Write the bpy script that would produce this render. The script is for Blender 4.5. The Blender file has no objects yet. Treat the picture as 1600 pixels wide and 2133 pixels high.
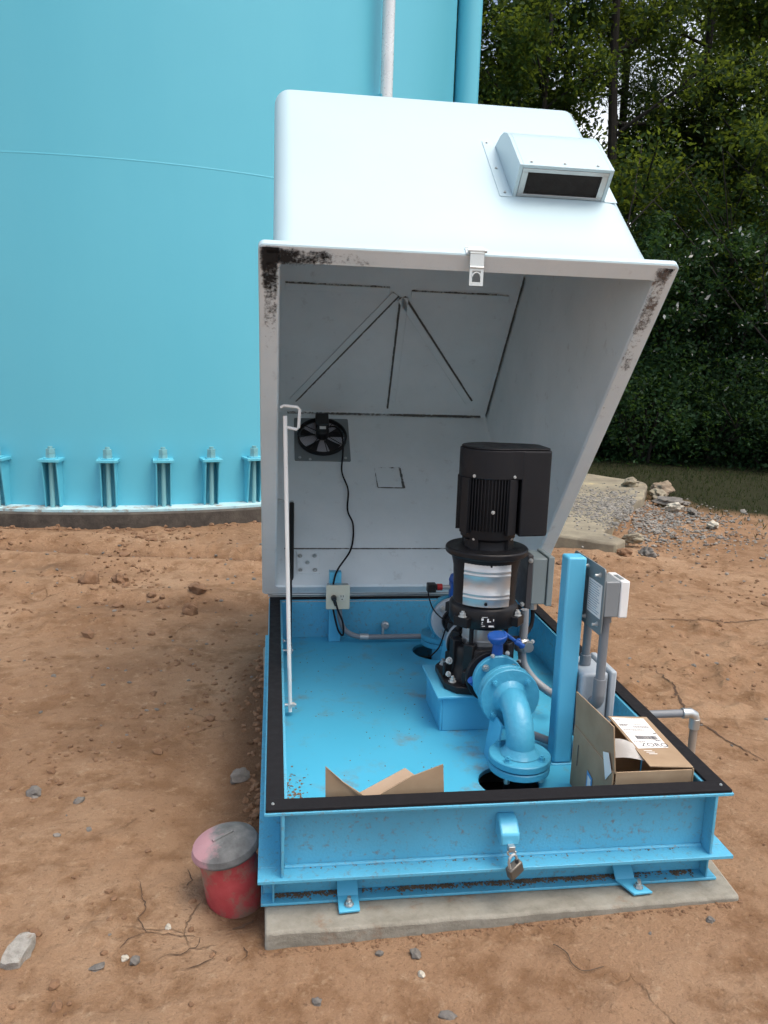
import bpy, bmesh, math, random
import numpy as np
from mathutils import Vector, Matrix, noise
random.seed(7)
rng = np.random.default_rng(11)
R = math.radians
PI = math.pi
sc = bpy.context.scene
COL = sc.collection

# ------------------------------------------------------------------ materials
def nodes_of(name):
    m = bpy.data.materials.new(name)
    m.use_nodes = True
    nt = m.node_tree
    return m, nt, nt.nodes, nt.links, nt.nodes['Principled BSDF']

def noise_tex(nt, scale, detail=6, rough=.6, coord=None):
    n = nt.nodes.new('ShaderNodeTexNoise')
    n.inputs['Scale'].default_value = scale
    n.inputs['Detail'].default_value = detail
    n.inputs['Roughness'].default_value = rough
    if coord is not None:
        nt.links.new(coord, n.inputs['Vector'])
    return n

def ramp(nt, src, stops):
    r = nt.nodes.new('ShaderNodeValToRGB')
    e = r.color_ramp.elements
    while len(e) < len(stops):
        e.new(.5)
    for el, (p, c) in zip(e, stops):
        el.position = p
        el.color = (c, c, c, 1) if not isinstance(c, tuple) else (*c, 1)
    nt.links.new(src, r.inputs['Fac'])
    return r

def mixc(nt, fac, a, b):
    m = nt.nodes.new('ShaderNodeMix')
    m.data_type = 'RGBA'
    def put(sock, v):
        if isinstance(v, tuple):
            sock.default_value = (*v, 1)
        else:
            nt.links.new(v, sock)
    if isinstance(fac, (int, float)):
        m.inputs[0].default_value = fac
    else:
        nt.links.new(fac, m.inputs[0])
    put(m.inputs[6], a)
    put(m.inputs[7], b)
    return m.outputs[2]

def bump(nt, src, strength, dist):
    b = nt.nodes.new('ShaderNodeBump')
    b.inputs['Strength'].default_value = strength
    b.inputs['Distance'].default_value = dist
    nt.links.new(src, b.inputs['Height'])
    return b

def paint(name, col, rough=.45, metal=0., vary=.06, grime=None, grime_amt=.0, gscale=9, bump_s=.15, bump_d=.002, bscale=180, coat=0, spec=.5, rvar=1.):
    m, nt, N, L, p = nodes_of(name)
    tc = N.new('ShaderNodeTexCoord').outputs['Object']
    n1 = noise_tex(nt, 2.3, 5, .6, tc)
    lo = tuple(c*(1-vary*2) for c in col)
    hi = tuple(min(1, c*(1+vary)) for c in col)
    r1 = ramp(nt, n1.outputs['Fac'], [(.3, lo), (.7, hi)])
    c = r1.outputs['Color']
    if grime:
        n2 = noise_tex(nt, gscale, 10, .72, tc)
        r2 = ramp(nt, n2.outputs['Fac'], [(.62-grime_amt, 0.), (.78-grime_amt*.6, .85)])
        c = mixc(nt, r2.outputs['Color'], c, grime)
    L.new(c, p.inputs['Base Color'])
    p.inputs['Metallic'].default_value = metal
    p.inputs['Roughness'].default_value = rough
    n4 = noise_tex(nt, 25, 6, .6, tc)
    r4 = ramp(nt, n4.outputs['Fac'], [(.3, rough*(1-.2*rvar)), (.75, min(1, rough*(1+.25*rvar)))])
    L.new(r4.outputs['Color'], p.inputs['Roughness'])
    n3 = noise_tex(nt, bscale, 3, .5, tc)
    L.new(bump(nt, n3.outputs['Fac'], bump_s, bump_d).outputs['Normal'], p.inputs['Normal'])
    p.inputs['Specular IOR Level'].default_value = spec
    if coat:
        p.inputs['Coat Weight'].default_value = coat
        p.inputs['Coat Roughness'].default_value = .12
    return m

DIRT = (.17, .095, .05)
BLUE = (.090, .395, .585)
M = {}
M['blue'] = paint('blue_paint', BLUE, .42, vary=.08, grime=DIRT, grime_amt=.075, gscale=60, bump_s=.45, bump_d=.003, bscale=140)
M['blue_pipe'] = paint('light_blue_pipe_paint', (.062, .345, .52), .38, vary=.05, bump_s=.5, bump_d=.004, bscale=60)
M['blue_clean'] = paint('blue_post_paint', (.098, .46, .69), .38, vary=.04, bump_s=.15)
M['latch'] = paint('latch_zinc', (.62, .68, .68), .35, metal=.4, vary=.05)
M['valve_blue'] = paint('royal_blue_paint', (.012, .085, .36), .4)
M['white_gel'] = paint('white_gelcoat', (.44, .585, .635), .34, vary=.012, bump_s=.03, bscale=14, coat=.08, rvar=.15)
M['rod_white'] = paint('white_rod_paint', (.74, .76, .74), .5, grime=DIRT, grime_amt=-.02, gscale=30)
M['galv'] = paint('galvanised_steel', (.55, .58, .58), .38, metal=.85, vary=.12, bump_s=.1)
M['zinc'] = paint('bright_zinc', (.50, .53, .53), .38, metal=.5, vary=.05)
M['steel'] = paint('brushed_stainless', (.58, .60, .61), .40, metal=.8, vary=.05)
M['black'] = paint('black_cast_paint', (.010, .010, .012), .42, vary=.2, bump_s=.2, spec=.3)
M['black_motor'] = paint('black_motor_paint', (.011, .012, .015), .5, vary=.15, bump_s=.12, spec=.25)
M['black_rubber'] = paint('black_rubber', (.014, .014, .016), .75, grime=(.10, .07, .05), grime_amt=-.06, gscale=20, spec=.12)
M['black_plastic'] = paint('black_plastic', (.01, .01, .011), .4)
M['gray_box'] = paint('gray_enclosure_paint', (.20, .25, .26), .45)
M['gray_pvc'] = paint('gray_conduit', (.17, .19, .21), .5)
M['gray_plate'] = paint('gray_plate', (.17, .20, .21), .45)
M['gray_light'] = paint('light_gray_fibreglass', (.36, .42, .47), .45)
M['flex'] = paint('flexible_conduit', (.24, .26, .28), .45)
M['almond'] = paint('almond_cover', (.60, .58, .46), .4)
M['white_plastic'] = paint('white_plastic', (.72, .74, .74), .4)
M['paper'] = paint('white_paper', (.78, .78, .76), .7, vary=.03)
M['ink'] = paint('printed_ink', (.05, .05, .055), .7)
M['grime'] = paint('black_grime', (.016, .015, .015), .85, vary=.2)
M['grime_soft'] = paint('grey_grime', (.10, .10, .095), .9, vary=.25)
M['grime_brown'] = paint('brown_grime', (.20, .17, .15), .9, vary=.25)
M['brass'] = paint('weathered_lock_metal', (.17, .16, .14), .45, metal=.6, vary=.2)
M['red_cap'] = paint('red_plastic', (.4, .02, .02), .4)
M['hole'] = paint('hole_shade', (.02, .016, .012), .95)

M['crack_shade'] = paint('shadowed_clay', (.065, .036, .02), .95)
# hood interior: dull pale gray gelcoat with smudges
m, nt, N, L, p = nodes_of('gray_gelcoat_inside')
tc = N.new('ShaderNodeTexCoord').outputs['Object']
n1 = noise_tex(nt, 3, 8, .65, tc); n2 = noise_tex(nt, 14, 8, .7, tc)
c = mixc(nt, ramp(nt, n1.outputs['Fac'], [(.3, 0.), (.7, 1.)]).outputs['Color'], (.60, .675, .70), (.69, .755, .78))
c = mixc(nt, ramp(nt, n2.outputs['Fac'], [(.60, 0.), (.80, .7)]).outputs['Color'], c, (.36, .37, .37))
L.new(c, p.inputs['Base Color']); p.inputs['Roughness'].default_value = .6
n3 = noise_tex(nt, 40, 4, .6, tc)
L.new(bump(nt, n3.outputs['Fac'], .25, .004).outputs['Normal'], p.inputs['Normal'])
M['hood_in'] = m

# cardboard
m, nt, N, L, p = nodes_of('brown_cardboard')
tc = N.new('ShaderNodeTexCoord').outputs['Object']
w = N.new('ShaderNodeTexWave'); w.inputs['Scale'].default_value = 60; w.inputs['Distortion'].default_value = 1.5
w.bands_direction = 'Z'
L.new(tc, w.inputs['Vector'])
n1 = noise_tex(nt, 9, 6, .6, tc)
c = mixc(nt, ramp(nt, n1.outputs['Fac'], [(.3, 0.), (.7, 1.)]).outputs['Color'], (.27, .19, .115), (.36, .265, .17))
L.new(c, p.inputs['Base Color']); p.inputs['Roughness'].default_value = .85
L.new(bump(nt, w.outputs['Fac'], .03, .001).outputs['Normal'], p.inputs['Normal'])
M['card'] = m

# tank paint: cyan-blue with faint streaks
m, nt, N, L, p = nodes_of('tank_blue_paint')
tc = N.new('ShaderNodeTexCoord').outputs['Object']
mp = N.new('ShaderNodeMapping'); mp.inputs['Scale'].default_value = (1, 1, .18); L.new(tc, mp.inputs['Vector'])
n1 = noise_tex(nt, 1.1, 6, .6, mp.outputs['Vector']); n2 = noise_tex(nt, 60, 3, .6, tc)
c = mixc(nt, ramp(nt, n1.outputs['Fac'], [(.3, 0.), (.7, 1.)]).outputs['Color'], (.100, .462, .598), (.114, .488, .618))
c = mixc(nt, ramp(nt, n2.outputs['Fac'], [(.45, 0.), (.75, .16)]).outputs['Color'], c, (.13, .48, .64))
L.new(c, p.inputs['Base Color']); p.inputs['Roughness'].default_value = .42
nb = noise_tex(nt, 1.6, 3, .5, tc)
L.new(bump(nt, nb.outputs['Fac'], .12, .03).outputs['Normal'], p.inputs['Normal'])
M['tank'] = m

def speckle(name, cols, scale, rough=.9, bump_s=.6, bump_d=.01, extra=None):
    m, nt, N, L, p = nodes_of(name)
    tc = N.new('ShaderNodeTexCoord').outputs['Object']
    n1 = noise_tex(nt, scale, 10, .68, tc)
    c = ramp(nt, n1.outputs['Fac'], [(.28+.44*i/(len(cols)-1), cc) for i, cc in enumerate(cols)]).outputs['Color']
    if extra:
        n2 = noise_tex(nt, extra[0], 9, .7, tc)
        c = mixc(nt, ramp(nt, n2.outputs['Fac'], [(extra[2], 0.), (extra[2]+.12, 1.)]).outputs['Color'], c, extra[1])
    L.new(c, p.inputs['Base Color']); p.inputs['Roughness'].default_value = rough
    n3 = noise_tex(nt, scale*6, 6, .65, tc)
    L.new(bump(nt, n3.outputs['Fac'], bump_s, bump_d).outputs['Normal'], p.inputs['Normal'])
    return m
M['concrete'] = speckle('slab_concrete', [(.15, .14, .108), (.25, .24, .20), (.32, .315, .27)], 7, extra=(6, (.22, .135, .08), .55))
M['old_concrete'] = speckle('old_concrete', [(.13, .11, .08), (.23, .205, .15), (.34, .30, .20)], 3.2, extra=(3, (.46, .38, .20), .60))
M['foundation'] = speckle('stained_foundation', [(.035, .03, .026), (.07, .06, .05), (.11, .10, .08)], 9)
M['ring'] = speckle('dusty_base_ring', [(.30, .55, .62), (.42, .62, .66), (.50, .62, .62)], 7, extra=(5, (.24, .155, .10), .53))
M['red'] = speckle('faded_red_pipe', [(.33, .035, .04), (.45, .065, .07), (.48, .14, .135)], 7, .7, .3, .004, extra=(9, (.25, .165, .125), .46))
M['cap'] = speckle('worn_cap', [(.045, .045, .045), (.11, .115, .115), (.20, .20, .20), (.42, .19, .23)], 6, .7, .4, .004, extra=(20, (.05, .05, .05), .60))
m = M['cap']; nt = m.node_tree; p = nt.nodes['Principled BSDF']; src = p.inputs['Base Color'].links[0].from_socket
tc = nt.nodes.new('ShaderNodeTexCoord').outputs['Object']; sx = nt.nodes.new('ShaderNodeSeparateXYZ'); nt.links.new(tc, sx.inputs[0])
n1 = noise_tex(nt, 14, 8, .7, tc)
q = nt.nodes.new('ShaderNodeMath'); q.operation = 'MULTIPLY_ADD'; nt.links.new(sx.outputs[0], q.inputs[0]); q.inputs[1].default_value = -5.0; nt.links.new(n1.outputs['Fac'], q.inputs[2])
nt.links.new(mixc(nt, ramp(nt, q.outputs[0], [(.74, 0.), (.92, .75)]).outputs['Color'], src, (.42, .21, .24)), p.inputs['Base Color'])
M['stone'] = speckle('gray_stone', [(.085, .08, .075), (.155, .145, .13), (.24, .22, .195)], 14)
M['pale_stone'] = speckle('pale_stone', [(.34, .31, .25), (.46, .43, .36), (.55, .53, .46)], 14)
M['clod'] = speckle('clay_clod', [(.13, .070, .036), (.195, .110, .060), (.26, .158, .092)], 16)
M['chunk'] = speckle('dirty_concrete', [(.15, .14, .12), (.31, .30, .27), (.42, .41, .38)], 30, extra=(18, (.19, .13, .085), .56))
M['clay_rock'] = speckle('clay_stained_rock', [(.15, .115, .08), (.24, .185, .13), (.33, .27, .20)], 12)
M['gravel'] = speckle('pale_gravel', [(.12, .115, .105), (.21, .20, .18), (.33, .31, .275)], 14)
M['dust'] = speckle('brown_dirt', [(.10, .06, .035), (.17, .105, .06), (.24, .15, .09)], 30)
M['bark'] = speckle('bark', [(.012, .010, .008), (.020, .017, .013), (.035, .03, .025)], 8)
M['twig'] = paint('dry_twig', (.07, .05, .035), .9)

def stainmat(name, col, scale=90):
    m, nt, N, L, p = nodes_of(name)
    tc = N.new('ShaderNodeTexCoord').outputs['Object']
    at = N.new('ShaderNodeAttribute'); at.attribute_name = 'amt'
    n1 = noise_tex(nt, scale, 8, .75, tc); n2 = noise_tex(nt, scale*.16, 5, .6, tc)
    ad = N.new('ShaderNodeMath'); ad.operation = 'ADD'; L.new(at.outputs['Fac'], ad.inputs[0]); L.new(n1.outputs['Fac'], ad.inputs[1])
    ad2 = N.new('ShaderNodeMath'); ad2.operation = 'MULTIPLY_ADD'; L.new(n2.outputs['Fac'], ad2.inputs[0]); ad2.inputs[1].default_value = .7; L.new(ad.outputs[0], ad2.inputs[2])
    rp = ramp(nt, ad2.outputs[0], [(.60, 0.), (.72, 1.)])
    sc_ = N.new('ShaderNodeMath'); sc_.operation = 'MULTIPLY'; sc_.inputs[1].default_value = .5; L.new(ad2.outputs[0], sc_.inputs[0]); L.new(sc_.outputs[0], rp.inputs['Fac'])
    tr = N.new('ShaderNodeBsdfTransparent'); mx = N.new('ShaderNodeMixShader')
    p.inputs['Base Color'].default_value = (*col, 1); p.inputs['Roughness'].default_value = .85
    L.new(rp.outputs['Color'], mx.inputs[0]); L.new(tr.outputs[0], mx.inputs[1]); L.new(p.outputs[0], mx.inputs[2])
    L.new(mx.outputs[0], N['Material Output'].inputs['Surface'])
    return m
M['st_black'] = stainmat('torn_black_seal', (.012, .012, .012))
M['st_gray'] = stainmat('dark_seam_grime', (.10, .098, .092), 70)
M['st_brown'] = stainmat('brown_seal_stain', (.15, .125, .11), 80)
def stain(name, mat, parent, p0, p1, up, w, a0, a1, off=.002, xf=None, mid_a=None):
    p0, p1, up = Vector(p0), Vector(p1), Vector(up)
    d = p1-p0; n = max(4, int(d.length/.02)); s_ = d.normalized().cross(up)
    vs, am = [], []
    for i in range(n+1):
        t_ = i/n; a = a0+(a1-a0)*t_
        if mid_a is not None: a += (mid_a-(a0+a1)/2)*math.sin(PI*t_)
        for j, e in ((-1, -.32), (-.5, 0), (.5, 0), (1, -.32)):
            v = p0+d*t_+s_*w*j+up*off; vs.append(xf(v) if xf else v); am.append(a+e)
    offs = Vector((0, 0, 0)); q = parent
    while q is not None: offs += q.location; q = q.parent
    fs = [(i*4+j, i*4+j+1, i*4+j+5, i*4+j+4) for i in range(n) for j in range(3)]
    me = bpy.data.meshes.new(name); me.from_pydata([v-offs for v in vs], [], fs); me.materials.append(M[mat])
    at = me.attributes.new('amt', 'FLOAT', 'POINT'); at.data.foreach_set('value', am)
    o = bpy.data.objects.new(name, me); COL.objects.link(o); o.parent = parent
    return o

def leafmat(name, cols, trans, tw=.35):
    m = bpy.data.materials.new(name); m.use_nodes = True
    nt = m.node_tree; N = nt.nodes; L = nt.links
    for n in list(N):
        if n.type != 'OUTPUT_MATERIAL': N.remove(n)
    out = [n for n in N if n.type == 'OUTPUT_MATERIAL'][0]
    at = N.new('ShaderNodeAttribute'); at.attribute_name = 'rnd'
    c = ramp(nt, at.outputs['Fac'], [(i/(len(cols)-1), cc) for i, cc in enumerate(cols)]).outputs['Color']
    p = N.new('ShaderNodeBsdfPrincipled'); p.inputs['Roughness'].default_value = .65; p.inputs['Specular IOR Level'].default_value = .18
    L.new(c, p.inputs['Base Color'])
    t = N.new('ShaderNodeBsdfTranslucent'); t.inputs['Color'].default_value = (*trans, 1)
    mx = N.new('ShaderNodeMixShader'); mx.inputs[0].default_value = tw
    L.new(p.outputs[0], mx.inputs[1]); L.new(t.outputs[0], mx.inputs[2]); L.new(mx.outputs[0], out.inputs['Surface'])
    return m
M['leafA'] = leafmat('broad_leaves', [(.007, .022, .007), (.016, .045, .011), (.036, .075, .016)], (.20, .27, .03), .38)
M['leafB'] = leafmat('dark_leaves', [(.006, .021, .009), (.012, .038, .014), (.024, .062, .022)], (.09, .17, .03), .3)
M['leafC'] = leafmat('pine_needles', [(.010, .026, .011), (.02, .045, .016), (.036, .065, .02)], (.14, .19, .03), .32)
M['blossom'] = leafmat('white_blossom', [(.5, .5, .46), (.62, .62, .58)], (.4, .4, .36), .2)
M['grass'] = leafmat('grass_blades', [(.013, .022, .008), (.022, .038, .011), (.045, .05, .02)], (.10, .14, .03), .2)

# ------------------------------------------------------------------ mesh helpers
class MB:
    def __init__(s): s.bm = bmesh.new()
    def box(s, x0, x1, y0, y1, z0, z1, rot=None, T=None):
        c = Vector(((x0+x1)/2, (y0+y1)/2, (z0+z1)/2))
        mt = Matrix.Translation(c)
        if rot: mt = mt @ rot.to_4x4()
        mt = mt @ Matrix.Diagonal((x1-x0, y1-y0, z1-z0, 1))
        bmesh.ops.create_cube(s.bm, size=1, matrix=(T @ mt) if T else mt)
        return s
    def cyl(s, p0, p1, r0, r1=None, seg=24, caps=True):
        p0, p1 = Vector(p0), Vector(p1); r1 = r0 if r1 is None else r1
        d = p1-p0; q = d.to_track_quat('Z', 'Y')
        mt = Matrix.Translation((p0+p1)/2) @ q.to_matrix().to_4x4()
        bmesh.ops.create_cone(s.bm, cap_ends=caps, segments=seg, radius1=r0, radius2=r1, depth=d.length, matrix=mt)
        return s
    def tube(s, pts, r, seg=12, caps=True, smooth=0):
        pts = [Vector(p) for p in pts]
        if smooth: pts = catmull(pts, smooth)
        n = len(pts); rings = []; up = None
        for i, p in enumerate(pts):
            t = (pts[min(i+1, n-1)]-pts[max(i-1, 0)]).normalized()
            if up is None:
                up = Vector((0, 0, 1)) if abs(t.z) < .9 else Vector((1, 0, 0))
            a = (up - t*up.dot(t)).normalized(); b = t.cross(a); up = a
            rr = r[i] if isinstance(r, (list, tuple)) and len(r) == n else (r if not isinstance(r, (list, tuple)) else r[0]+(r[-1]-r[0])*i/(n-1))
            rings.append([s.bm.verts.new(p + a*math.cos(2*PI*k/seg)*rr + b*math.sin(2*PI*k/seg)*rr) for k in range(seg)])
        for A, B_ in zip(rings, rings[1:]):
            for k in range(seg):
                s.bm.faces.new((A[k], A[(k+1) % seg], B_[(k+1) % seg], B_[k]))
        if caps:
            s.bm.faces.new(rings[0][::-1]); s.bm.faces.new(rings[-1])
        return s
    def lathe(s, prof, o=(0, 0, 0), axis=(0, 0, 1), seg=40, a0=0, a1=2*PI):
        # prof: list of (r, t) along axis
        ax = Vector(axis).normalized(); q = ax.to_track_quat('Z', 'Y') if abs(ax.z) < .999 else Matrix.Rotation(0 if ax.z > 0 else PI, 3, 'X').to_quaternion(); o = Vector(o)
        full = abs(a1-a0-2*PI) < 1e-6; n = seg if full else seg+1
        rings = []
        for r, t in prof:
            rings.append([s.bm.verts.new(o + q @ Vector((r*math.cos(a0+(a1-a0)*k/seg), r*math.sin(a0+(a1-a0)*k/seg), t))) for k in range(n)])
        for A, B_ in zip(rings, rings[1:]):
            for k in range(seg):
                k2 = (k+1) % n
                try: s.bm.faces.new((A[k], A[k2], B_[k2], B_[k]))
                except ValueError: pass
        bmesh.ops.remove_doubles(s.bm, verts=[v for ring in rings for v in ring], dist=1e-6)
        return s
    def prism(s, poly, z0, z1, T=None):
        T = T or Matrix.Identity(4)
        a = [s.bm.verts.new(T @ Vector((x, y, z0))) for x, y in poly]
        b = [s.bm.verts.new(T @ Vector((x, y, z1))) for x, y in poly]
        n = len(poly)
        s.bm.faces.new(a[::-1]); s.bm.faces.new(b)
        for k in range(n): s.bm.faces.new((a[k], a[(k+1) % n], b[(k+1) % n], b[k]))
        return s
    def quad(s, pts):
        s.bm.faces.new([s.bm.verts.new(Vector(p)) for p in pts]); return s
    def slabq(s, pts, th):
        # a panel: four (or more) corner points given thickness th along its normal
        pts = [Vector(p) for p in pts]
        nrm = (pts[1]-pts[0]).cross(pts[2]-pts[0]).normalized()*th
        a = [s.bm.verts.new(p) for p in pts]; b = [s.bm.verts.new(p+nrm) for p in pts]; n = len(pts)
        s.bm.faces.new(a[::-1]); s.bm.faces.new(b)
        for k in range(n): s.bm.faces.new((a[k], a[(k+1) % n], b[(k+1) % n], b[k]))
        return s
    def bolt(s, p, axis, r=.009, h=.008, stud=.006):
        p = Vector(p); ax = Vector(axis).normalized()
        s.cyl(p, p+ax*.002, r*1.35, seg=16)
        s.cyl(p+ax*.002, p+ax*(.002+h), r, seg=6)
        if stud: s.cyl(p+ax*(.002+h), p+ax*(.002+h+stud), r*.55, seg=10)
        return s
    def xf(s, fn):
        for v in s.bm.verts: v.co = fn(v.co)
        return s
    def build(s, name, mat, parent=None, bevel=0, smooth=35, seg=2, normals=True):
        if normals: bmesh.ops.recalc_face_normals(s.bm, faces=s.bm.faces)
        off = Vector((0, 0, 0)); q = parent
        while q is not None: off += q.location; q = q.parent
        loc = Vector((0, 0, 0))
        if parent is None and s.bm.verts:
            xs = [v.co for v in s.bm.verts]
            loc = Vector((sum(v.x for v in xs)/len(xs), sum(v.y for v in xs)/len(xs), min(v.z for v in xs)))
        for v in s.bm.verts: v.co -= off+loc
        me = bpy.data.meshes.new(name); s.bm.to_mesh(me); s.bm.free()
        mats = mat if isinstance(mat, (list, tuple)) else [mat]
        for mm in mats: me.materials.append(mm if not isinstance(mm, str) else M[mm])
        me.shade_smooth()
        me.set_sharp_from_angle(angle=R(smooth))
        o = bpy.data.objects.new(name, me); COL.objects.link(o); o.parent = parent; o.location = loc
        if bevel:
            b = o.modifiers.new('soft_edges', 'BEVEL'); b.width = bevel; b.segments = seg; b.limit_method = 'ANGLE'; b.angle_limit = R(40)
            b.harden_normals = False
        return o

def catmull(pts, k):
    out = []
    n = len(pts)
    for i in range(n-1):
        p0, p1, p2, p3 = pts[max(i-1, 0)], pts[i], pts[i+1], pts[min(i+2, n-1)]
        for j in range(k):
            t = j/k
            out.append(.5*((2*p1)+(p2-p0)*t+(2*p0-5*p1+4*p2-p3)*t*t+(3*p1-p0-3*p2+p3)*t**3))
    out.append(pts[-1])
    return out

def thing(name, label, cat, loc, group=None):
    o = bpy.data.objects.new(name, None); COL.objects.link(o); o.location = loc; o.empty_display_size = .1
    return tag(o, label, cat, group)
def tag(o, label, cat, group=None):
    o['label'] = label; o['category'] = cat
    if group: o['group'] = group
    return o
def struct(o): o['kind'] = 'structure'; return o
def stuff(o, label=None, cat=None):
    o['kind'] = 'stuff'
    if label: o['label'] = label; o['category'] = cat
    return o
def dup(o, parent=None):
    c = o.copy(); COL.objects.link(c); c.parent = parent
    for ch in list(o.children): dup(ch, c)
    return c

# ------------------------------------------------------------------ ground
W, D = 1.30, 1.854
def sstep(a, b, x):
    t = min(1, max(0, (x-a)/(b-a))); return t*t*(3-2*t)
def gz(x, y):
    z = -.365
    n = noise.noise(Vector((x*.55, y*.55, 1.3)))*.03 + noise.noise(Vector((x*1.7, y*1.7, 4.1)))*.014
    n2 = noise.noise(Vector((x*5.5, y*5.5, 7.7))); n3 = noise.noise(Vector((x*14, y*14, 2.2)))
    rough = .4+.6*sstep(.6, 1.8, y)
    n4 = noise.noise(Vector((x*.9, y*.9, 31.)))
    n6 = noise.noise(Vector((x*9, y*9, 12.)))
    cr = sstep(-.05, .25, n4)*rough
    z += n + rough*(n2*.010 + n3*.004 + max(0, n2*n3)*.03) + cr*(max(0, n6)**1.3*.065 + max(0, n3)**1.4*.024 - .010)
    # wheel ruts and ridges left of the enclosure
    if x < 0:
        a = y + .22*x + .25*noise.noise(Vector((x*.8, 0, 3)))
        z += -.08*math.exp(-((a-4.0)/.12)**2) + .06*math.exp(-((a-3.72)/.16)**2) + .05*math.exp(-((a-4.35)/.2)**2)
        z += .035*math.exp(-((a-3.0)/.12)**2) - .025*math.exp(-((a-2.8)/.12)**2) - .02*math.exp(-((a-2.2)/.3)**2)
    # right of it: clay rising to the concrete edge
    z += .05*sstep(.25, 1.4, x)*sstep(1.3, -.4, y)*sstep(2.6, 1.4, x)
    # level under the pad
    pad = sstep(-.28, -.02, x)*sstep(1.6, 1.34, x)*sstep(-.35, -.1, y)*sstep(2.2, 1.9, y)
    tgt = -.346 + .028*sstep(.1, 1.35, x)
    z = z*(1-pad)+tgt*pad
    # washed out hollow by the red pipe
    z -= .050*math.exp(-(((x+.06)/.13)**2+((y-.17)/.12)**2))
    z -= .03*math.exp(-(((x+.12)/.2)**2+((y-.9)/.8)**2))
    z += .012*math.exp(-(((x+.17)/.07)**2+((y-.15)/.09)**2))
    # tank foundation
    r = math.hypot(x+1.73, y-9.59)
    z += -.045*sstep(6.5, 4.6, r) + .03*math.exp(-((r-4.75)/.25)**2) + (.05*max(0, noise.noise(Vector((x*3, y*3, 8))))+.03*max(0, noise.noise(Vector((x*9, y*9, 2)))))*math.exp(-((r-4.40)/.14)**2)
    # mound along the old slab
    z += .05*math.exp(-(((x-2.7)/.5)**2+((y-4.1)/.35)**2))
    z += .25*sstep(10, 40, y) 
    return z

def axis(lo, hi, fine_lo, fine_hi, step, grow):
    v = list(np.arange(fine_lo, fine_hi+1e-6, step))
    s_ = step
    while v[-1] < hi: s_ *= grow; v.append(v[-1]+s_)
    s_ = step; pre = []; q = fine_lo
    while q > lo: s_ *= grow; q -= s_; pre.append(q)
    return pre[::-1]+v
gx = axis(-160, 160, -1.3, 2.6, .016, 1.05)
gy = axis(-160, 160, -.55, 2.4, .016, 1.035)
nx, ny = len(gx), len(gy)
co = np.array([(x, y, gz(x, y)) for y in gy for x in gx], dtype=np.float32)
me = bpy.data.meshes.new('ground')
idx = np.arange(nx*ny).reshape(ny, nx)
fc = np.stack([idx[:-1, :-1], idx[:-1, 1:], idx[1:, 1:], idx[1:, :-1]], -1).reshape(-1, 4)
me.from_pydata(co.tolist(), [], fc.tolist())
def damp_shade(x, y):
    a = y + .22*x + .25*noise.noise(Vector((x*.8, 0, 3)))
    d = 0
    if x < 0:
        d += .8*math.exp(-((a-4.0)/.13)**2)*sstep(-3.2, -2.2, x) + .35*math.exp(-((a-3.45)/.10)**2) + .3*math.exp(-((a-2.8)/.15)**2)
        d += .75*math.exp(-((x+.04)/.15)**2)*sstep(.1, .5, y)*sstep(2.6, 1.6, y)  # the base's soft shadow, painted into the soil colour along with moisture
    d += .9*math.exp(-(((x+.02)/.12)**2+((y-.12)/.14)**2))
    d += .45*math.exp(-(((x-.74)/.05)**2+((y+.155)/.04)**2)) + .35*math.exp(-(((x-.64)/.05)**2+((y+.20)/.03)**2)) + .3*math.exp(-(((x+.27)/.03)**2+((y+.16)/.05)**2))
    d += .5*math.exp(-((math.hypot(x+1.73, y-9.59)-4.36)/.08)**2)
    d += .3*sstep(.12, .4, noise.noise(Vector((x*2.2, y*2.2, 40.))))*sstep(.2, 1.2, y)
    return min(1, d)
at = me.attributes.new('damp_shade', 'FLOAT', 'POINT'); at.data.foreach_set('value', np.array([damp_shade(x, y) if -6 < x < 8 and -1 < y < 9 else 0 for y in gy for x in gx], dtype=np.float32))
me.shade_smooth()
ground = bpy.data.objects.new('ground', me); COL.objects.link(ground); struct(ground)

m, nt, N, L, p = nodes_of('red_clay_ground')
tc = N.new('ShaderNodeTexCoord').outputs['Object']
n1 = noise_tex(nt, 1.1, 8, .62, tc); n2 = noise_tex(nt, 7, 9, .68, tc); n3 = noise_tex(nt, 70, 6, .7, tc); n5 = noise_tex(nt, 22, 6, .7, tc)
c = ramp(nt, n1.outputs['Fac'], [(.28, (.215, .125, .070)), (.52, (.295, .184, .110)), (.74, (.37, .252, .160))]).outputs['Color']
c = mixc(nt, ramp(nt, n2.outputs['Fac'], [(.38, .8), (.52, 0.)]).outputs['Color'], c, (.19, .105, .054))
c = mixc(nt, ramp(nt, n5.outputs['Fac'], [(.56, 0.), (.72, .8)]).outputs['Color'], c, (.40, .285, .185))
c = mixc(nt, ramp(nt, n3.outputs['Fac'], [(.30, .75), (.42, 0.)]).outputs['Color'], c, (.10, .058, .034))
at_ = N.new('ShaderNodeAttribute'); at_.attribute_name = 'damp_shade'
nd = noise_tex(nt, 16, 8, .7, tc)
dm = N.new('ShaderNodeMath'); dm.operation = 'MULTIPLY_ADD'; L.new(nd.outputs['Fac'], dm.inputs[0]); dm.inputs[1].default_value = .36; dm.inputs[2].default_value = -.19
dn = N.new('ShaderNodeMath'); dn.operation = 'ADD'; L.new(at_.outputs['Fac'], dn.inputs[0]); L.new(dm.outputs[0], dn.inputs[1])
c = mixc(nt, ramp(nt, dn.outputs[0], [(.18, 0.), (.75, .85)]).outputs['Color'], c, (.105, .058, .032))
ng = noise_tex(nt, 230, 4, .7, tc)
c = mixc(nt, ramp(nt, ng.outputs['Fac'], [(.30, .5), (.42, 0.)]).outputs['Color'], c, (.11, .066, .04))
c = mixc(nt, ramp(nt, ng.outputs['Fac'], [(.60, 0.), (.72, .5)]).outputs['Color'], c, (.46, .35, .24))
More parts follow.
